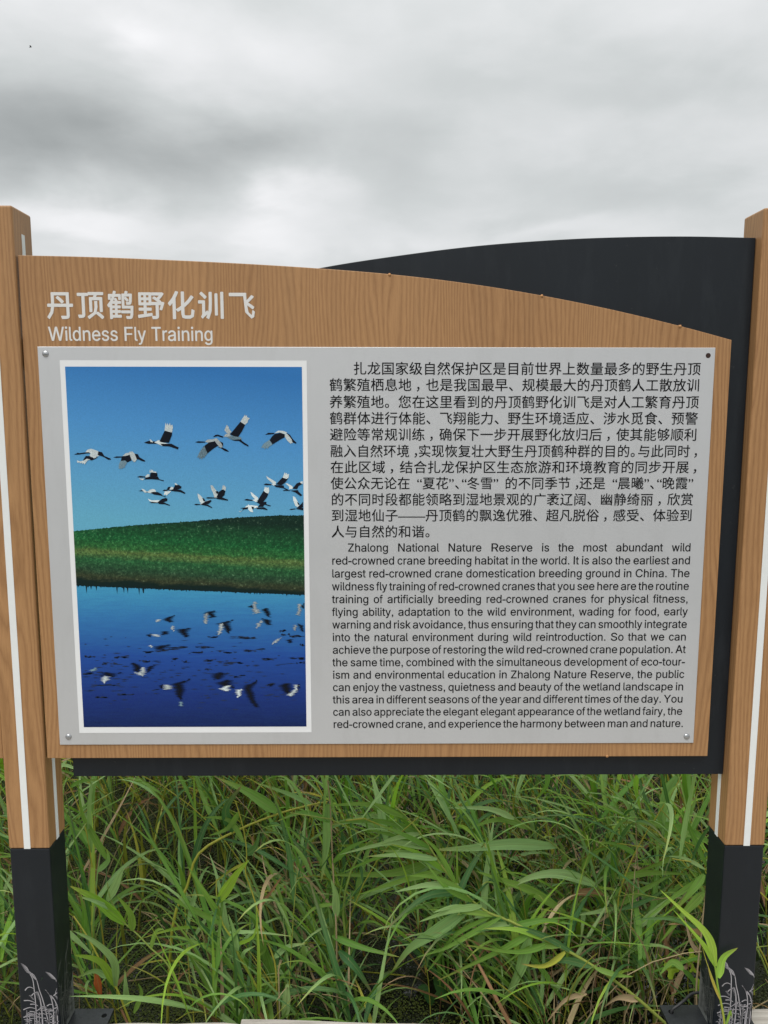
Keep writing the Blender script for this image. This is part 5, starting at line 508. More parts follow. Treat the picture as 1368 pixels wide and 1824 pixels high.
# brackets that hang the boards on the posts
for x0, x1 in ((-.034, .02), (1.44, 1.482)):
    for z in (.15, .85):
        spart(box('bracket', x0, x1, .0455 if x0 < 1 else .0455, .0485, z - .03, z + .03, M['flange'], None))

plate = slab('text_plate', [(0, 0), (1.4, 0), (1.4, .860), (0, .860)], .0030, .0058, M['silver'], None, .0008); spart(plate)
for x, z in ((.016, .8455), (.020, .0185), (1.3840, .0150)):
    bm = bmesh.new(); bmesh.ops.create_uvsphere(bm, u_segments=20, v_segments=12, radius=.0068)
    for v in list(bm.verts):
        if v.co.z < -.0001: bm.verts.remove(v)
    for v in bm.verts: v.co = Vector((x + v.co.x, .0030 - v.co.z * .55, z + v.co.y))
    ring = sorted([v for v in bm.verts if abs(v.co.y - .003) < 1e-6], key=lambda v: math.atan2(v.co.z - z, v.co.x - x))
    if len(ring) > 2: bm.faces.new(ring)
    bmesh.ops.recalc_face_normals(bm, faces=bm.faces[:])
    spart(from_bm('screw', bm, M['steel'], None, True), plate)
def disc(name, x, z, r, y, mat, n=20):
    return from_data(name, [(x + r * math.cos(i * 2 * math.pi / n), y, z + r * math.sin(i * 2 * math.pi / n)) for i in range(n)], [tuple(range(n))], mat)
spart(disc('screw_hole', 1.3855, .8440, .0052, .0027, M['hole']), plate)

# --- lettering -------------------------------------------------
def fill_glyph(conts, grid=9):
    """non-zero winding fill of closed outlines, cut into level trapezoids"""
    E = []; ys = set()
    for ct in conts:
        P = [(ct[k], int(round(ct[k + 1] / grid)) * grid) for k in range(0, len(ct), 2)]
        for (x0, y0), (x1, y1) in zip(P, P[1:] + P[:1]):
            ys.add(y0)
            if y0 != y1: E.append((x0, y0, x1, y1, 1) if y0 < y1 else (x1, y1, x0, y0, -1))
    ys = sorted(ys); vs, fs = [], []
    for ya, yb in zip(ys, ys[1:]):
        ym = (ya + yb) / 2; c = []
        for x0, y0, x1, y1, w in E:
            if y0 <= ya and y1 >= yb:
                f = lambda y: x0 + (x1 - x0) * (y - y0) / (y1 - y0)
                c.append((f(ym), f(ya), f(yb), w))
        c.sort(); wn = 0
        for xm, xa, xb, w in c:
            if wn == 0: st0 = (xa, xb)
            wn += w
            if wn == 0:
                n_ = len(vs); vs += [(st0[0] / 1000, ya / 1000), (xa / 1000, ya / 1000), (xb / 1000, yb / 1000), (st0[1] / 1000, yb / 1000)]
                fs.append((n_, n_ + 1, n_ + 2, n_ + 3))
    return vs, fs
LAT = {}
GL['I'] = [278, [[93, 0, 93, 716, 187, 716, 187, 0]]]
GL['.'] = [278, [[91, 0, 91, 100, 190, 100, 190, 0]]]
GL[','] = [278, [[89, 0, 89, 100, 189, 100, 189, 10, 176, -60, 140, -120, 108, -146, 84, -108, 118, -82, 136, -44, 139, 0]]]
GL['-'] = [333, [[32, 215, 32, 303, 302, 303, 302, 215]]]
for ch, (adv, ct) in GL.items(): LAT[ch] = (adv / 1000, fill_glyph(ct))
HAN = {}
def han(ch, off):
    k = (ch, off)
    if k in HAN: return HAN[k]
    c = bpy.data.curves.new('glyph', 'FONT'); c.body = ch; c.size = 1; c.resolution_u = 2; c.offset = off
    o = bpy.data.objects.new('glyph', c); COL.objects.link(o); bpy.context.view_layer.update()
    dg = bpy.context.evaluated_depsgraph_get(); me = o.evaluated_get(dg).to_mesh()
    HAN[k] = ([(v.co.x, v.co.y) for v in me.vertices], [tuple(p.vertices) for p in me.polygons])
    o.evaluated_get(dg).to_mesh_clear(); bpy.data.objects.remove(o); bpy.data.curves.remove(c)
    return HAN[k]
def text_mesh(name, items, y, mat, parent, bold=()):
    """items: (glyph, x, z, sx, sz); bold: offsets that thicken the strokes"""
    vs, fs = [], []
    for k, (dx, dz) in enumerate(bold or ((0, 0),)):
        for (gv, gf), x, z, sx, sz in items:
            b = len(vs); vs += [(x + (a + dx) * sx, y - k * .00003, z + (c + dz) * sz) for a, c in gv]; fs += [tuple(b + i for i in f) for f in gf]
    return spart(from_data(name, vs, fs, mat), parent)
def latin_line(words, x0, x1, zbase, em, y, mat, parent, natural=False):
    ws = [sum(LAT[c][0] for c in w) * em for w in words]
    gap = .278 * em if natural else (x1 - x0 - sum(ws)) / (len(words) - 1)
    k = 1.0
    if natural: k = (x1 - x0) / (sum(ws) + gap * (len(words) - 1))
    elif gap < .16 * em:
        k = (x1 - x0 - .16 * em * (len(words) - 1)) / sum(ws); gap = .16 * em
    x = x0; it = []
    for w, wd_ in zip(words, ws):
        for c in w:
            it.append((LAT[c][1], x, zbase, em * k, em)); x += LAT[c][0] * em * k
        x += gap * (k if natural else 1)
    return text_mesh('text_line', it, y, mat, parent, ((-.013, 0), (.013, 0), (0, .009), (0, -.009)))
EN = ["Zhalong National Nature Reserve is the most abundant wild", "red-crowned crane breeding habitat in the world. It is also the earliest and",
      "largest red-crowned crane domestication breeding ground in China. The", "wildness fly training of red-crowned cranes that you see here are the routine",
      "training of artificially breeding red-crowned cranes for physical fitness,", "flying ability, adaptation to the wild environment, wading for food, early",
      "warning and risk avoidance, thus ensuring that they can smoothly integrate", "into the natural environment during wild reintroduction. So that we can",
      "achieve the purpose of restoring the wild red-crowned crane population. At", "the same time, combined with the simultaneous development of eco-tour-",
      "ism and environmental education in Zhalong Nature Reserve, the public", "can enjoy the vastness, quietness and beauty of the wetland landscape in",
      "this area in different seasons of the year and different times of the day. You", "can also appreciate the elegant elegant appearance of the wetland fairy, the",
      "red-crowned crane, and experience the harmony between man and nature."]
ENX = [(.6353, 1.3714)] + [(.6012, 1.3718)] * 13 + [(.6015, 1.3760)]
for i, (s, (a, b)) in enumerate(zip(EN, ENX)):
    latin_line(s.split(), a, b, .4394 - i * .02816 - .0078, .0243, .0027, M['ink'], plate)
CN = ["扎龙国家级自然保护区是目前世界上数量最多的野生丹顶", "鹤繁殖栖息地，也是我国最早、规模最大的丹顶鹤人工散放训", "养繁殖地。您在这里看到的丹顶鹤野化训飞是对人工繁育丹顶",
      "鹤群体进行体能、飞翔能力、野生环境适应、涉水觅食、预警", "避险等常规训练，确保下一步开展野化放归后，使其能够顺利", "融入自然环境,实现恢复壮大野生丹顶鹤种群的目的｡与此同时，",
      "在此区域，结合扎龙保护区生态旅游和环境教育的同步开展，", "使公众无论在“夏花”、｢冬雪｣的不同季节,还是“晨曦”、｢晚霞’", "的不同时段都能领略到湿地景观的广袤辽阔、幽静绮丽，欣赏", "到湿地仙子——丹顶鹤的飘逸优雅、超凡脱俗，感受、体验到", "人与自然的和谐。"]
CNX = [(.6500, 1.3712)] + [(.6003, 1.3710)] * 4 + [(.6008, 1.3740), (.6010, 1.3745), (.6012, 1.3690), (.6018, 1.3705), (.6020, 1.3700), (.6020, .8120)]
CNZ = [.8165, .7830, .7480, .7142, .6803, .6457, .6120, .5779, .5434, .5093, .4746]
# character -> (glyph, cell width, shift inside the cell)
SPW = {',': ('，', .62, .22), '｡': ('。', .55, 0), '“': ('“', .88, .46), '”': ('”', .42, -.02), '｢': ('“', .42, .02), '｣': ('”', .85, -.02), '’': ('”', .40, -.02), '，': ('，', 1.0, .22), '、': ('、', .98, 0)}
for i, s in enumerate(CN):
    seq = []
    for j, c in enumerate(s):
        gch, w, sh = SPW.get(c, (c, 1.0, 0))
        if c == '、' and j + 1 < len(s) and s[j + 1] == '｢': w = .5
        seq.append((gch, w, sh))
    seq[-1] = (seq[-1][0], .97 if seq[-1][1] == 1.0 else seq[-1][1], seq[-1][2])
    if s[-1] == '，': seq[-1] = ('，', .55, .18)
    if s[-1] == '。': seq[-1] = ('。', .42, 0)
    tot = sum(w for _, w, _ in seq) - .05; a, b = CNX[i]; pitch = (b - a) / tot; x = a - .04 * pitch; it = []
    for gch, w, sh in seq:
        it.append((han(gch, 0), x + sh * pitch, CNZ[i] - .0105, pitch * .985, .0283)); x += w * pitch
    text_mesh('text_line', it, .0027, M['ink'], plate, ((-.007, -.006), (.007, -.006), (.007, .006), (-.007, .006)))
it = []; tx0, tx1 = .0225, .4480
pitch = (tx1 - tx0 - .055) / 6
for i, c in enumerate("丹顶鹤野化训飞"):
    it.append((han(c, 0), tx0 + i * pitch - .0005, .9215, .0565, .0590))
t_ = text_mesh('title_text', it, .0057, M['titletext'], wood, [(.020 * math.cos(k * math.pi / 4), .020 * math.sin(k * math.pi / 4)) for k in range(8)] + [(0, 0)])
t_ = latin_line("Wildness Fly Training".split(), .0225, .3615, .8722, .0385, .0057, M['titletext'], wood, True); t_.name = 'title_text'

# --- printed photograph ----------------------------------------
spart(from_data('print_border', [(.0445, .00265, .0275), (.5540, .00265, .0275), (.5530, .00265, .8325), (.0445, .00265, .8325)], [(0, 1, 2, 3)], M['whiteprint']), plate)
PX0, PX1, PZ0, PZ1 = .0550, .5430, .0410, .8195
pic = from_data('printed_picture', [(PX0, .0023, PZ0), (PX1, .0023, PZ0), (PX1, .0023, PZ1), (PX0, .0023, PZ1)], [(0, 1, 2, 3)], M['picture']); spart(pic)
hill = [(.055, .476), (.178, .488), (.298, .496), (.403, .505), (.480, .509), (.543, .510)]
def hz(x):
    for (a, za), (b, zb) in zip(hill, hill[1:]):
        if a <= x <= b: return za + (zb - za) * (x - a) / (b - a)
    return hill[-1][1]
vs = []; fs = []; n = 300; rn = random.Random(5)
for i in range(n + 1):
    x = PX0 + (PX1 - PX0) * i / n
    zt = hz(x) + rn.uniform(-.0006, .0014) + (rn.random() < .07) * rn.uniform(0, .0022)
    zb = .358 - .021 * (x - PX0) / (PX1 - PX0)
    zb += rn.uniform(-.0008, .0008) + (rn.random() < .12) * -rn.uniform(0, .018 if x < .2 else .004)
    vs += [(x, .0020, zt), (x, .0020, zb)]
    if i: fs.append((2 * i - 2, 2 * i - 1, 2 * i + 1, 2 * i))
spart(from_data('printed_bank', vs, fs, M['bank']), pic)
from mathutils.geometry import tessellate_polygon
CM = {'K': 'pk', 'W': 'pw', 'G': 'pg'}
def poly_mesh(name, polys, y, parent, jag=0.0, ripple=False):
    vs, fs, mi = [], [], []
    for k, (c, q) in enumerate(polys):
        pts = [Vector((min(PX1 - .0003, max(PX0, q[i] / 1e4)), q[i + 1] / 1e4, 0)) for i in range(0, len(q), 2)]
        b = len(vs)
        tr = tessellate_polygon([pts])
        yy = y - k * .00002
        if ripple:   # reflections are broken into level slices
            zmin = min(p.y for p in pts); zmax = max(p.y for p in pts); z = zmin
            while z < zmax:
                h = rn.uniform(.0010, .0019); zc_ = z + h / 2; xs = []
                for a, bb in zip(pts, pts[1:] + pts[:1]):
                    if (a.y > zc_) != (bb.y > zc_): xs.append(a.x + (bb.x - a.x) * (zc_ - a.y) / (bb.y - a.y))
                xs.sort()
                for xa, xb in zip(xs[::2], xs[1::2]):
                    j0 = rn.uniform(-.0048, .0015); j1 = rn.uniform(-.0015, .0048); bi = len(vs)
                    xa = max(PX0, xa + j0); xb = min(PX1 - .0003, xb + j1)
                    if xb <= xa: continue
                    vs += [(xa, yy, z + h * .5), ((xa + xb) / 2, yy, z), (xb, yy, z + h * .5), ((xa + xb) / 2, yy, z + h * 1.05)]
                    fs.append((bi, bi + 1, bi + 2, bi + 3)); mi.append(c)
                z += h
            continue
        vs += [(p.x, yy, p.y) for p in pts]
        for t in tr: fs.append(tuple(b + i for i in t)); mi.append(c)
    o = from_data(name, vs, fs, [M['pk'], M['pw'], M['pg']])
    ix = {'K': 0, 'W': 1, 'G': 2}
    for p, c in zip(o.data.polygons, mi): p.material_index = ix[c]
    return spart(o, parent)
for c in CR: poly_mesh('printed_crane', c, .0018, pic)
poly_mesh('printed_reflections', RF, .0017, pic, ripple=True)
vs, fs = [], []
for x0, z0, x1, z1, h in WD:
    x0, z0, x1, z1 = (v / 1e4 for v in (x0, z0, x1, z1)); h = h / 1e4 * .8 if h > 1 else h
    for k in range(11):
        t = rn.random(); L = rn.uniform(.15, .5); xa = x0 + (x1 - x0) * max(0, t - L / 2); xb = min(PX1 - .0003, x0 + (x1 - x0) * min(1, t + L / 2)); z = z0 + (z1 - z0) * t + rn.uniform(-.5, .5) * .004
        hh = rn.uniform(.0006, .0016); b = len(vs)
        vs += [(xa, .00195, z), ((xa + xb) / 2, .00195, z - hh), (xb, .00195, z), ((xa + xb) / 2 + rn.uniform(-.3, .3) * (xb - xa), .00195, z + hh)]; fs.append((b, b + 1, b + 2, b + 3))
for i in range(170):
    x = rn.uniform(PX0, PX1 - .03); z = rn.gauss(.165, .035)
    if not .06 < z < .27: continue
    xb = min(PX1 - .0004, x + rn.uniform(.003, .022)); hh = rn.uniform(.0004, .0011); b = len(vs)
    vs += [(x, .00196, z), ((x + xb) / 2, .00196, z - hh), (xb, .00196, z), ((x + xb) / 2, .00196, z + hh)]; fs.append((b, b + 1, b + 2, b + 3))
o = spart(from_data('printed_weed', vs, fs, M['pweed']), pic)
for q_ in sign_parts:
    if q_[0].name in ('printed_weed', 'printed_reflections'): q_[0]['kind'] = 'stuff'

# --- reed print on the post feet -------------------------------
def ribbon2d(pts, w):
    L = []; n = len(pts)
    P = arc_pts(pts, 3) if n > 2 else pts
    n = len(P)
    for i, (x, z) in enumerate(P):
        a = P[max(0, i - 1)]; b = P[min(n - 1, i + 1)]; dx, dz = b[0] - a[0], b[1] - a[1]; l = math.hypot(dx, dz) or 1
        ww = w * (1 - .55 * i / (n - 1)) / 2
        L.append((x - dz / l * ww, z + dx / l * ww, x + dz / l * ww, z - dx / l * ww))
    return L
def decal_mesh(shift, mode, mat, parent, name):
    vs, fs = [], []
    for q, w in ST:
        pts = [(q[i] / 1e4, q[i + 1] / 1e4) for i in range(0, len(q), 2)]
        L = ribbon2d(pts, w / 1e5 * (1.3 if mode == 'front' else .9)); b = len(vs)
        for x0, z0, x1, z1 in L:
            for x, z in ((x0, z0), (x1, z1)):
                z = max(z, PB + .003)
                if mode == 'front': x = min(-.0375, max(-.1225, x)); vs.append((x + shift, .0009, z))
                else:
                    yy = PD - .004 - (x + .1257) / PW * (PD - .008); yy = min(PD - .004, max(.004, yy))
                    vs.append((shift, yy, z + .012))
        for i in range(len(L) - 1): fs.append((b + 2 * i, b + 2 * i + 1, b + 2 * i + 3, b + 2 * i + 2))
    if mode != 'front':   # the solid grey foot of the side print, rising towards the back edge
        b = len(vs)
        prof = [(.030, .0), (.045, .035), (.055, .05), (.065, .075), (.075, .085), (PD - .003, .105)]
        for yy, hh in prof: vs += [(shift, yy, PB + .004), (shift, yy, PB + .004 + hh)]
        for i in range(len(prof) - 1): fs.append((b + 2 * i, b + 2 * i + 1, b + 2 * i + 3, b + 2 * i + 2))
    return spart(from_data(name, vs, fs, mat), parent)
decal_mesh(0, 'front', M['decal'], postL, 'reed_print')
decal_mesh(1.6079, 'front', M['decal'], postR, 'reed_print')
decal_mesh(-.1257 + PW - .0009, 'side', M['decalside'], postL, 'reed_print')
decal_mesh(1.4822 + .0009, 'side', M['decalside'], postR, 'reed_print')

# parent everything, shifting part origins onto the sign's base
for o, par in sign_parts:
    o.parent = par if par else sign
    if not par: o.matrix_parent_inverse = Matrix.Translation(-SO)

# black cable looped through the flange hole of the right post
def tube(name, pts, r, mat, parent=None, seg=8, smooth=True, taper=None):
    P = [Vector(p) for p in pts]; bm = bmesh.new(); rings = []; nrm = None
    for i, p in enumerate(P):
        t = (P[min(i + 1, len(P) - 1)] - P[max(i - 1, 0)]).normalized()
        if nrm is None:
            nrm = t.orthogonal().normalized()
        nrm = (nrm - t * nrm.dot(t)).normalized(); bn = t.cross(nrm)
        rr = r if taper is None else r * (1 + (taper - 1) * i / (len(P) - 1))
        rings.append([bm.verts.new(p + (nrm * math.cos(a) + bn * math.sin(a)) * rr) for a in (2 * math.pi * k / seg for k in range(seg))])
    for a, b in zip(rings, rings[1:]):
        for k in range(seg): bm.faces.new((a[k], a[(k + 1) % seg], b[(k + 1) % seg], b[k]))
    bm.faces.new(rings[0][::-1]); bm.faces.new(rings[-1])
    bmesh.ops.recalc_face_normals(bm, faces=bm.faces[:])
    return from_bm(name, bm, mat, parent, smooth)
cp_ = arc_pts([(1.410, .067, -.79), (1.4095, .0665, -.735), (1.411, .066, -.708), (1.425, .068, -.697), (1.445, .075, -.688), (1.470, .091, -.684), (1.50, .097, -.69), (1.53, .10, -.72), (1.55, .12, -.82), (1.56, .14, -1.0), (1.56, .15, -1.15)], 5)
tag(tube('cable', cp_, .0035, M['cable']), 'black rubber cable looped through the base flange of the right post', 'cable')

# ------------------------------------------------------------ reeds
def ribbon(path, width, camber=0.18, side_hint=None, prof=None, twist=0.0):
    """a folded blade along a 3-D path: returns verts, faces, uvs per vertex"""
    P = [Vector(p) for p in path]; n = len(P); vs, fs, uv = [], [], []
    for i, p in enumerate(P):
        t = (P[min(i + 1, n - 1)] - P[max(i - 1, 0)]).normalized(); v = i / (n - 1)
        h = side_hint if side_hint is not None else Vector((0, 0, 1))
        s = t.cross(h)
        if s.length < .05: s = t.orthogonal()
        s.normalize()
        if twist: s = Matrix.Rotation(twist * v, 3, t) @ s
        nn = s.cross(t).normalized()
        w = width * .5 * (prof(v) if prof else (min(1, .35 + v * 3.2) * (1 - max(0, v - .30) / .70) ** .8))
        w = max(w, width * .01)
        vs += [p - s * w + nn * w * camber, p - nn * w * camber * .6, p + s * w + nn * w * camber]
        uv += [(0, v), (.5, v), (1, v)]
        if i:
            b = 3 * (i - 1); fs += [(b, b + 1, b + 4, b + 3), (b + 1, b + 2, b + 5, b + 4)]
    return vs, fs, uv
def put_uv(me, uv):
    l = me.uv_layers.new(name='UVMap'); d = []
    for lp in me.loops: d += uv[lp.vertex_index]
    l.data.foreach_set('uv', d)
def ribbon_obj(name, path, width, mat, parent=None, **kw):
    vs, fs, uv = ribbon(path, width, **kw)
    me = bpy.data.meshes.new(name); me.from_pydata([tuple(v) for v in vs], [], fs); put_uv(me, uv)
    return mesh_obj(name, me, mat, parent, True)
def tube_data(P, r0, r1, seg=5):
    P = [Vector(p) for p in P]; vs, fs, uv = [], [], []; nrm = None; n = len(P)
    for i, p in enumerate(P):
        t = (P[min(i + 1, n - 1)] - P[max(i - 1, 0)]).normalized()
        nrm = t.orthogonal().normalized() if nrm is None else (nrm - t * nrm.dot(t)).normalized()
        bn = t.cross(nrm); r = r0 + (r1 - r0) * i / (n - 1)
        for k in range(seg):
            a = 2 * math.pi * k / seg; vs.append(p + (nrm * math.cos(a) + bn * math.sin(a)) * r); uv.append((k / seg, i / (n - 1) * .8))
        if i:
            b = (i - 1) * seg
            for k in range(seg): fs.append((b + k, b + (k + 1) % seg, b + seg + (k + 1) % seg, b + seg + k))
    return vs, fs, uv
def tube_uv_obj(name, P, r0, r1, mat, parent=None, seg=6):
    vs, fs, uv = tube_data(P, r0, r1, seg); me = bpy.data.meshes.new(name); me.from_pydata([tuple(v) for v in vs], [], fs); put_uv(me, uv)
    return mesh_obj(name, me, mat, parent, True)

VIEW = Vector((0, -.88, .47))
hr = random.Random(8)
for label, sp_, sw, scol, leaves in HR:
    P = [Vector(p) / 1000 for p in sp_]
    base = P[0].copy()
    if base.z > WZ + .02:             # carry the stem down to its root in the water
        d = (P[0] - P[1]).normalized()
        k = P[0] + d * .12; k.z = min(k.z, P[0].z - .08)
        foot = Vector((k.x + d.x * .1, k.y + .02, WZ - .02))
        if P[0].y < .05: k = Vector((P[0].x + .004, P[0].y - .004, P[0].z - .05)); foot = None
        P = ([foot] if foot else []) + [k] + P
    if P[0].y < .06 and P[0].z > DZ:
        P = [Vector((P[0].x, P[0].y, DZ - .01))] + P
    root = empty('reed', P[0]); base = P[0].copy()
    tag(root, label, 'reed')
    Q = [Vector(q) for q in arc_pts([tuple(p) for p in P], 3)]
    st_ = tube_uv_obj('stem', [q - base for q in Q], sw / 1e4 * .52, sw / 1e4 * .22, M[scol], root)
    for pts, w, c in leaves:
        L = [Vector(p) / 1000 - base for p in pts]
        # let the blade bow a little out of its plane
        if len(L) == 3 and c not in 'tb': L[1] += Vector((0, hr.uniform(-.02, .02), 0))
        path = arc_pts([tuple(p) for p in L], 5)
        hint = (VIEW + Vector((hr.uniform(-.25, .25), 0, hr.uniform(-.25, .25)))).normalized()
        ribbon_obj('leaf', path, w / 1e4 * 1.0, M[c], root, side_hint=hint, camber=hr.uniform(.12, .3), twist=hr.uniform(-.6, .6))

# ---- shared blades for the standing reeds
def blade_path(L, a0, droop, side, n=9):
    """starts at the origin heading out along +X, rising at a0, bending down"""
    p = Vector((0, 0, 0)); out = [tuple(p)]; a = a0; yaw = 0
    for i in range(n):
        v = (i + .5) / n; a -= droop / n * (.35 + 1.3 * v); yaw += side / n
        p = p + Vector((math.cos(a) * math.cos(yaw), math.cos(a) * math.sin(yaw), math.sin(a))) * L / n
        out.append(tuple(p))
    return out
br = random.Random(21)
BL = []
for i in range(22):
    L = br.uniform(.22, .42)
    vs, fs, uv = ribbon(blade_path(L, R(br.uniform(48, 80)), R(br.choice((8, 18, 30, 45, 60, 85, 120))), br.uniform(-.6, .6)), br.choice((.007, .009, .011, .013, .015, .018, .021)), camber=br.uniform(.15, .35), twist=br.uniform(-.9, .9))
    BL.append((vs, fs, uv))
BM = {}
def blade_mesh(i, c):
    if (i, c) not in BM:
        vs, fs, uv = BL[i]; me = bpy.data.meshes.new('leaf'); me.from_pydata([tuple(v) for v in vs], [], fs); put_uv(me, uv)
        me.materials.append(M[c]); me.polygons.foreach_set('use_smooth', [True] * len(me.polygons)); BM[(i, c)] = me
    return BM[(i, c)]
def stem_path(h, lean, az_, rn):
    n = 7; p = Vector((0, 0, 0)); out = [p.copy()]; a = lean * .3
    kink = rn.uniform(-.12, .12)
    for i in range(n):
        a += lean * .9 / n * (1 + i * .15); aa = a + (kink if i == 3 else 0)
        zz = az_ + rn.uniform(-.15, .15)
        p = p + Vector((math.sin(aa) * math.cos(zz), math.sin(aa) * math.sin(zz), math.cos(aa))) * h / n; out.append(p.copy())
    return out
SM = []
for i in range(12):
    P = stem_path(1.0, R(br.choice((4, 8, 12, 18, 26, 40))), 0.0, br)
    vs, fs, uv = tube_data(P, .0038, .0016, 5); SM.append((P, vs, fs, uv))
SMM = {}
def stem_mesh(i, c):
    if (i, c) not in SMM:
        P, vs, fs, uv = SM[i]; me = bpy.data.meshes.new('stem'); me.from_pydata([tuple(v) for v in vs], [], fs); put_uv(me, uv)
        me.materials.append(M[c]); me.polygons.foreach_set('use_smooth', [True] * len(me.polygons)); SMM[(i, c)] = me
    return SMM[(i, c)]
def along(P, t):
    f = t * (len(P) - 1); i = min(int(f), len(P) - 2); return P[i].lerp(P[i + 1], f - i)
def plan_reed(x, y, h, rn, kind, lean_dir):
    """root matrix, stem index/colour and list of (blade, colour, matrix)"""
    si = rn.randrange(12); sc_ = 't' if kind == 'dry' else rn.choice('yyym')
    rz = Matrix.Rotation(lean_dir, 4, 'Z') @ Matrix.Diagonal((h, h, h, 1))
    P = SM[si][0]; lv = []
    nl = rn.randint(8, 13) if kind != 'dry' else rn.randint(0, 3)
    for k in range(nl):
        t = .22 + .76 * (k + rn.random() * .6) / nl; p = rz @ along(P, t)
        c = rn.choice('ggggpppddl') if kind != 'dry' else rn.choice('ttb')
        if kind != 'dry' and t < .38: c = rn.choice('ydgtb')
        s = rn.uniform(.75, 1.15) * (.75 + .3 * t)
        a = rn.uniform(0, 2 * math.pi)
        if rn.random() < .45: a = math.pi + rn.gauss(0, .7)       # the wind has combed many blades one way
        mt = Matrix.Translation(p) @ Matrix.Rotation(a, 4, 'Z') @ Matrix.Rotation(rn.uniform(-.35, .5), 4, 'Y') @ Matrix.Diagonal((s, s, s, 1))
        lv.append((rn.randrange(22), c, mt))
    return si, sc_, rz, lv
def lean_angle(rn): return math.pi + rn.gauss(0, 1.2)
def density(x, y):
    d = noise.noise(Vector((x * 1.1 + 4, y * 1.1, 0)))
    return .68 + .45 * d + (.18 if x > .55 else -.06) - (.25 if (.55 < x < 1.0 and y < .55) else 0) - (.18 if (-.1 < x < .5 and y < .9) else 0)
rn = random.Random(77)
GREG = [('left', lambda x: x < .42), ('middle', lambda x: x < 1.05), ('right', lambda x: True)]
WHERE = {'left': 'at the left, beside the left post', 'middle': 'in the middle, below the text plate', 'right': 'at the right, towards the right post'}
def reed_words(reg, kind, near, stem):
    """label and group of a standing reed: region, row and stem colour"""
    row = 'front row' if near else 'rear row'
    col = 'dry tan' if kind == 'dry' else ('yellow-stemmed green' if stem == 'y' else 'green-stemmed')
    return '%s reed in the %s %s' % (col, row, WHERE[reg]), '%s reeds, %s, %s' % (col, row, reg)
placed = 0; tries = 0; NG = 285
while placed < NG and tries < 20000:
    tries += 1
    y = (.42 if rn.random() < .12 else .62) + 1.45 * rn.random() ** 1.2; x = rn.uniform(-.55 - y * .35, 1.95 + y * .35)
    if x < -.2 or x > 1.62: y -= .25
    front = placed < 46
    if front: y = rn.uniform(.26, .60); x = rn.uniform(-.75, 1.5) if rn.random() < .35 else rn.uniform(-.5, .5)
    if rn.random() > density(x, y): continue
    kind = 'dry' if rn.random() < .17 else 'green'
    reg = next(k for k, f in GREG if f(x))
    h = rn.uniform(.5, .95) + .12 * y if kind == 'green' else rn.uniform(.3, .8)
    if front: h = rn.uniform(.35, .62)
    si, c_, rz, lv = plan_reed(x, y, h, rn, kind, lean_angle(rn))
    # keep tops out of the boards
    topp = rz @ SM[si][0][-1]
    if y + topp.y < .12 and h > .55: continue
    root = empty('reed', (x, y, WZ - .01)); lb_, gp_ = reed_words(reg, kind, y < .85, c_); tag(root, lb_, 'reed', gp_)
    o = bpy.data.objects.new('stem', stem_mesh(si, c_)); COL.objects.link(o); o.parent = root; o.matrix_local = rz
    for bi, c, mt in lv:
        o = bpy.data.objects.new('leaf', blade_mesh(bi, c)); COL.objects.link(o); o.parent = root; o.matrix_local = mt
    placed += 1

# ---- the uncountable rest of the bed, one object
VS, FS, UV, MI = [], [], [], []
KEY = 'gpdlymtb'
def add_stuff(vs, fs, uv, mt, c):
    b = len(VS); VS.extend([tuple(mt @ v) for v in vs]); UV.extend(uv); FS.extend([tuple(b + i for i in f) for f in fs]); MI.extend([KEY.index(c)] * len(fs))
rn = random.Random(99)
def stuff_reed(x, y, h, kind='green'):
    si, c_, rz, lv = plan_reed(x, y, h, rn, kind, lean_angle(rn)); T = Matrix.Translation((x, y, WZ - .01))
    P, vs, fs, uv = SM[si]; add_stuff(vs, fs, uv, T @ rz, c_)
    for bi, c, mt in lv:
        vs, fs, uv = BL[bi]; add_stuff(vs, fs, uv, T @ mt, c)
cnt = 0
while cnt < 1350:
    y = rn.uniform(.9, 4.2); x = rn.uniform(-1.2 - y * .5, 2.6 + y * .5)
    if y < 1.5 and rn.random() > density(x, y) * .7: continue
    if y < 1.7 and x < .35 and rn.random() < .35: continue
    stuff_reed(x, y, rn.uniform(.7, 1.25), 'dry' if rn.random() < .15 else 'green'); cnt += 1
for i in range(520):
    y = rn.uniform(4.2, 13); x = rn.uniform(-3 - y * .6, 4.4 + y * .6)
    stuff_reed(x, y, rn.uniform(1.1, 1.7))
# short young shoots and dead stubble close to the boardwalk
for i in range(105):
    x = rn.uniform(.35, 1.75); y = rn.uniform(.22, .85)
    if .62 < x < .95 and y < .62 and rn.random() < .75: continue
    kind = 'dry' if rn.random() < (.15 if x < 1.1 else .3) else 'green'
    stuff_reed(x, y, rn.uniform(.14, .34) + (.10 if x > 1.2 else 0), kind)
for i in range(75):     # thick tangle of tan stalks by the right post
    x = rn.gauss(1.33, .16); y = rn.uniform(.25, .8)
    if x > 1.7: continue
    P, vs, fs, uv = SM[rn.randrange(12)]; h = rn.uniform(.3, .7)
    add_stuff(vs, fs, uv, Matrix.Translation((x, y, WZ - .01)) @ Matrix.Rotation(rn.uniform(0, 6.28), 4, 'Z') @ Matrix.Diagonal((h, h, h, 1)), rn.choice('tttby'))
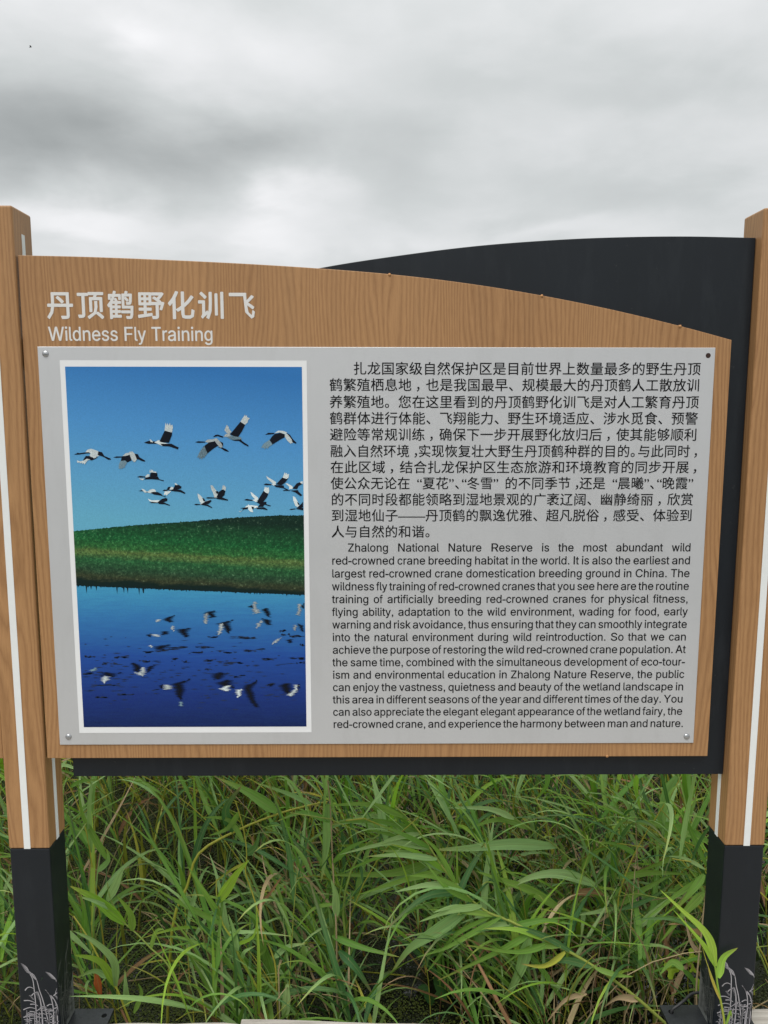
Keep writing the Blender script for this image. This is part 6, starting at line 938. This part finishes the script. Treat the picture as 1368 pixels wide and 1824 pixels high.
# litter of fallen dead stalks and low leaves near the waterline
for i in range(420):
    x = rn.uniform(-1.2, 2.7); y = rn.uniform(.2, 2.0)
    if rn.random() > density(x, y) + (.25 if x > .9 else 0): continue
    L = rn.uniform(.15, .5); a = rn.uniform(0, 2 * math.pi); el_ = rn.uniform(0, 1.1)
    p = Vector((x, y, WZ + .005)); q_ = p + Vector((math.cos(a) * math.cos(el_), math.sin(a) * math.cos(el_), math.sin(el_))) * L
    if q_.y < .14: continue
    if rn.random() < .55: vs, fs, uv = tube_data([p, p.lerp(q_, .5) + Vector((0, 0, .01)), q_], .0022, .0014, 4); c = rn.choice('ttby')
    else: vs, fs, uv = ribbon([p, p.lerp(q_, .4) + Vector((0, 0, .03)), p.lerp(q_, .75) + Vector((0, 0, .02)), q_], .013, twist=rn.uniform(-1, 1)); c = rn.choice('tbtdd')
    add_stuff(vs, fs, uv, Matrix.Identity(4), c)
me = bpy.data.meshes.new('reed_bed'); me.from_pydata(VS, [], FS); put_uv(me, UV)
for k in KEY: me.materials.append(M[k])
me.polygons.foreach_set('material_index', MI); me.polygons.foreach_set('use_smooth', [True] * len(MI))
o = mesh_obj('reed_bed', me); tag(o, 'dense green mass of reeds filling the marsh behind the sign', 'reeds', kind='stuff')
# far marsh: coarser clumps out to the horizon
VS, FS, UV = [], [], []; rn = random.Random(5)
for i in range(9000):
    d = 13 + 240 * rn.random() ** 2; a = rn.uniform(-1.35, 1.35); x = .7 + d * math.sin(a); y = d * math.cos(a)
    h = rn.uniform(1.2, 1.75); w = .05 + d * .004; t = rn.uniform(-.3, .3); b = len(VS)
    VS += [(x - w, y, WZ), (x + w, y, WZ), (x + w * .6 + t * .6, y, WZ + h * .7), (x + t * 1.3, y + rn.uniform(-.2, .2), WZ + h), (x - w * .6 + t * .6, y, WZ + h * .7)]
    UV += [(0, 0), (1, 0), (1, .5), (.5, .8), (0, .5)]; FS.append((b, b + 1, b + 2, b + 3, b + 4))
me = bpy.data.meshes.new('far_reed_bed'); me.from_pydata(VS, [], FS); put_uv(me, UV); me.materials.append(M['g'])
o = mesh_obj('far_reed_bed', me); tag(o, 'distant reed marsh stretching to the horizon', 'reeds', kind='stuff')

# ---- duckweed
VS, FS, UV = [], [], []; rn = random.Random(31)
for i in range(210000):
    y = .12 + 2.3 * rn.random() ** 1.2; x = rn.uniform(-1.0 - y * .3, 2.2 + y * .35)
    d = noise.noise(Vector((x * 1.9, y * 1.9, 3))) * .9 + noise.noise(Vector((x * 9, y * 9, 7))) * .55 + (.42 if x < .4 else .08)
    if .55 < x < 1.1 and y < .8: d -= .28
    if x > 1.1: d -= .15
    if rn.random() > .45 + d * 4.5: continue
    r = rn.uniform(.0018, .0036); a0 = rn.uniform(0, 6.28); z = WZ + .001 + rn.random() * .004; b = len(VS)
    for k in range(5):
        a = a0 + k * 1.2566; VS.append((x + r * math.cos(a), y + r * 1.1 * math.sin(a), z + rn.uniform(-.0006, .0006))); UV.append((.2, .3))
    FS.append((b, b + 1, b + 2, b + 3, b + 4))
me = bpy.data.meshes.new('duckweed'); me.from_pydata(VS, [], FS); put_uv(me, UV); me.materials.append(M['duck'])
o = mesh_obj('duckweed', me); tag(o, 'yellow-green duckweed floating on the dark water', 'duckweed', kind='stuff')

# ---- small plants and litter
def lobed_leaf(name, c, r, nrm, mat, parent=None, lobes=3, seed=0):
    rr = random.Random(seed); nrm = Vector(nrm).normalized(); u = nrm.orthogonal().normalized(); v = nrm.cross(u); c = Vector(c)
    n = 18; v = v * (1.5 if lobes == 1 else 1); vs = [tuple(c + nrm * r * .12)]; uv = [(.3, .2)]; ph = rr.uniform(0, 6)
    for i in range(n):
        a = i * 2 * math.pi / n; k = r * (.68 + .32 * math.cos(lobes * a + ph) + rr.uniform(-.05, .05))
        vs.append(tuple(c + u * math.cos(a) * k + v * math.sin(a) * k + nrm * rr.uniform(-.06, .06) * r)); uv.append((.3, .3))
    fs = [(0, 1 + i, 1 + (i + 1) % n) for i in range(n)]
    me = bpy.data.meshes.new(name); me.from_pydata(vs, [], fs); put_uv(me, uv)
    return mesh_obj(name, me, mat, parent)
vine = empty('bindweed', (1.56, .34, WZ)); tag(vine, 'bright yellow-green bindweed with lobed leaves beside the right post foot', 'plant')
B0 = Vector((1.56, .34, WZ))
cpv = [Vector(p) for p in arc_pts([(1.56, .34, WZ), (1.57, .33, -.93), (1.555, .31, -.84), (1.545, .30, -.76), (1.50, .29, -.77), (1.46, .29, -.73)], 4)]
tube_uv_obj('stem', [p - B0 for p in cpv], .0015, .001, M['y'], vine)
for k, (c, r) in enumerate((((1.497, .285, -.775), .024), ((1.553, .285, -.738), .024), ((1.575, .275, -.820), .026), ((1.590, .285, -.86), .02), ((1.56, .295, -.78), .014))):
    lobed_leaf('leaf', Vector(c) - B0, r, (rn.uniform(-.4, .4), -.8, .5), M['v'], vine, 3, k)
wp = empty('broad_leaved_plant', (.866, .52, WZ)); tag(wp, 'low dark green broad-leaved water plant in the open water below the reeds', 'plant')
for k in range(6):
    a = rn.uniform(0, 6.28); d = rn.uniform(.02, .085); c = Vector((math.cos(a) * d, math.sin(a) * d * .8, .008 + rn.uniform(0, .03)))
    lobed_leaf('leaf', c, rn.uniform(.018, .030), (rn.uniform(-.5, .5), -.35, .8), M['w'], wp, 1, 20 + k)
    tube_uv_obj('stem', [Vector((0, 0, 0)), c * .6, c], .0014, .001, M['d'], wp)
o = ribbon_obj('dead_leaf', [(-.045, .25, -.745), (-.040, .245, -.77), (-.036, .245, -.80), (-.040, .25, -.825)], .022, M['o'], side_hint=VIEW); tag(o, 'orange dead leaf caught among stems right of the left post', 'leaf')
hs_ = empty('broken_reed_stub', (.440, .25, WZ)); tag(hs_, 'short dry reed stub with a pale opened husk above the plank edge', 'reed')
tube_uv_obj('stem', [(0, 0, 0), (-.002, 0, .15), (-.003, 0, .315)], .0026, .002, M['t'], hs_)
ribbon_obj('husk', [(.012, -.004, .175), (.016, -.008, .205), (.019, -.008, .24), (.020, -.004, .272)], .024, M['p'], hs_, side_hint=VIEW, camber=.5, prof=lambda v: .35 + .65 * math.sin(math.pi * min(1, v * .9 + .1)))
# lone far bird
bx_ = empty('bird', (-25.2, 60, 27.74)); tag(bx_, 'tiny dark bird far off in the upper left of the sky', 'bird')
bx_.scale = (.75, .75, .75)
from_data('body', [(-.16, 0, -.03), (-.04, .04, .01), (-.04, -.04, .01), (.14, 0, .03), (-.03, 0, -.05), (-.03, 0, .05)], [(0, 1, 5), (0, 5, 2), (0, 4, 1), (0, 2, 4), (3, 5, 1), (3, 2, 5), (3, 1, 4), (3, 4, 2)], M['pk'], bx_)
for s in (1, -1):
    from_data('wing', [(-.05, 0, .01), (.05, 0, .02), (.09, s * .14, .10), (-.01, s * .22, .06), (.0, s * .1, .09)], [(0, 1, 2, 4), (0, 4, 3), (4, 2, 3)], M['pk'], bx_)
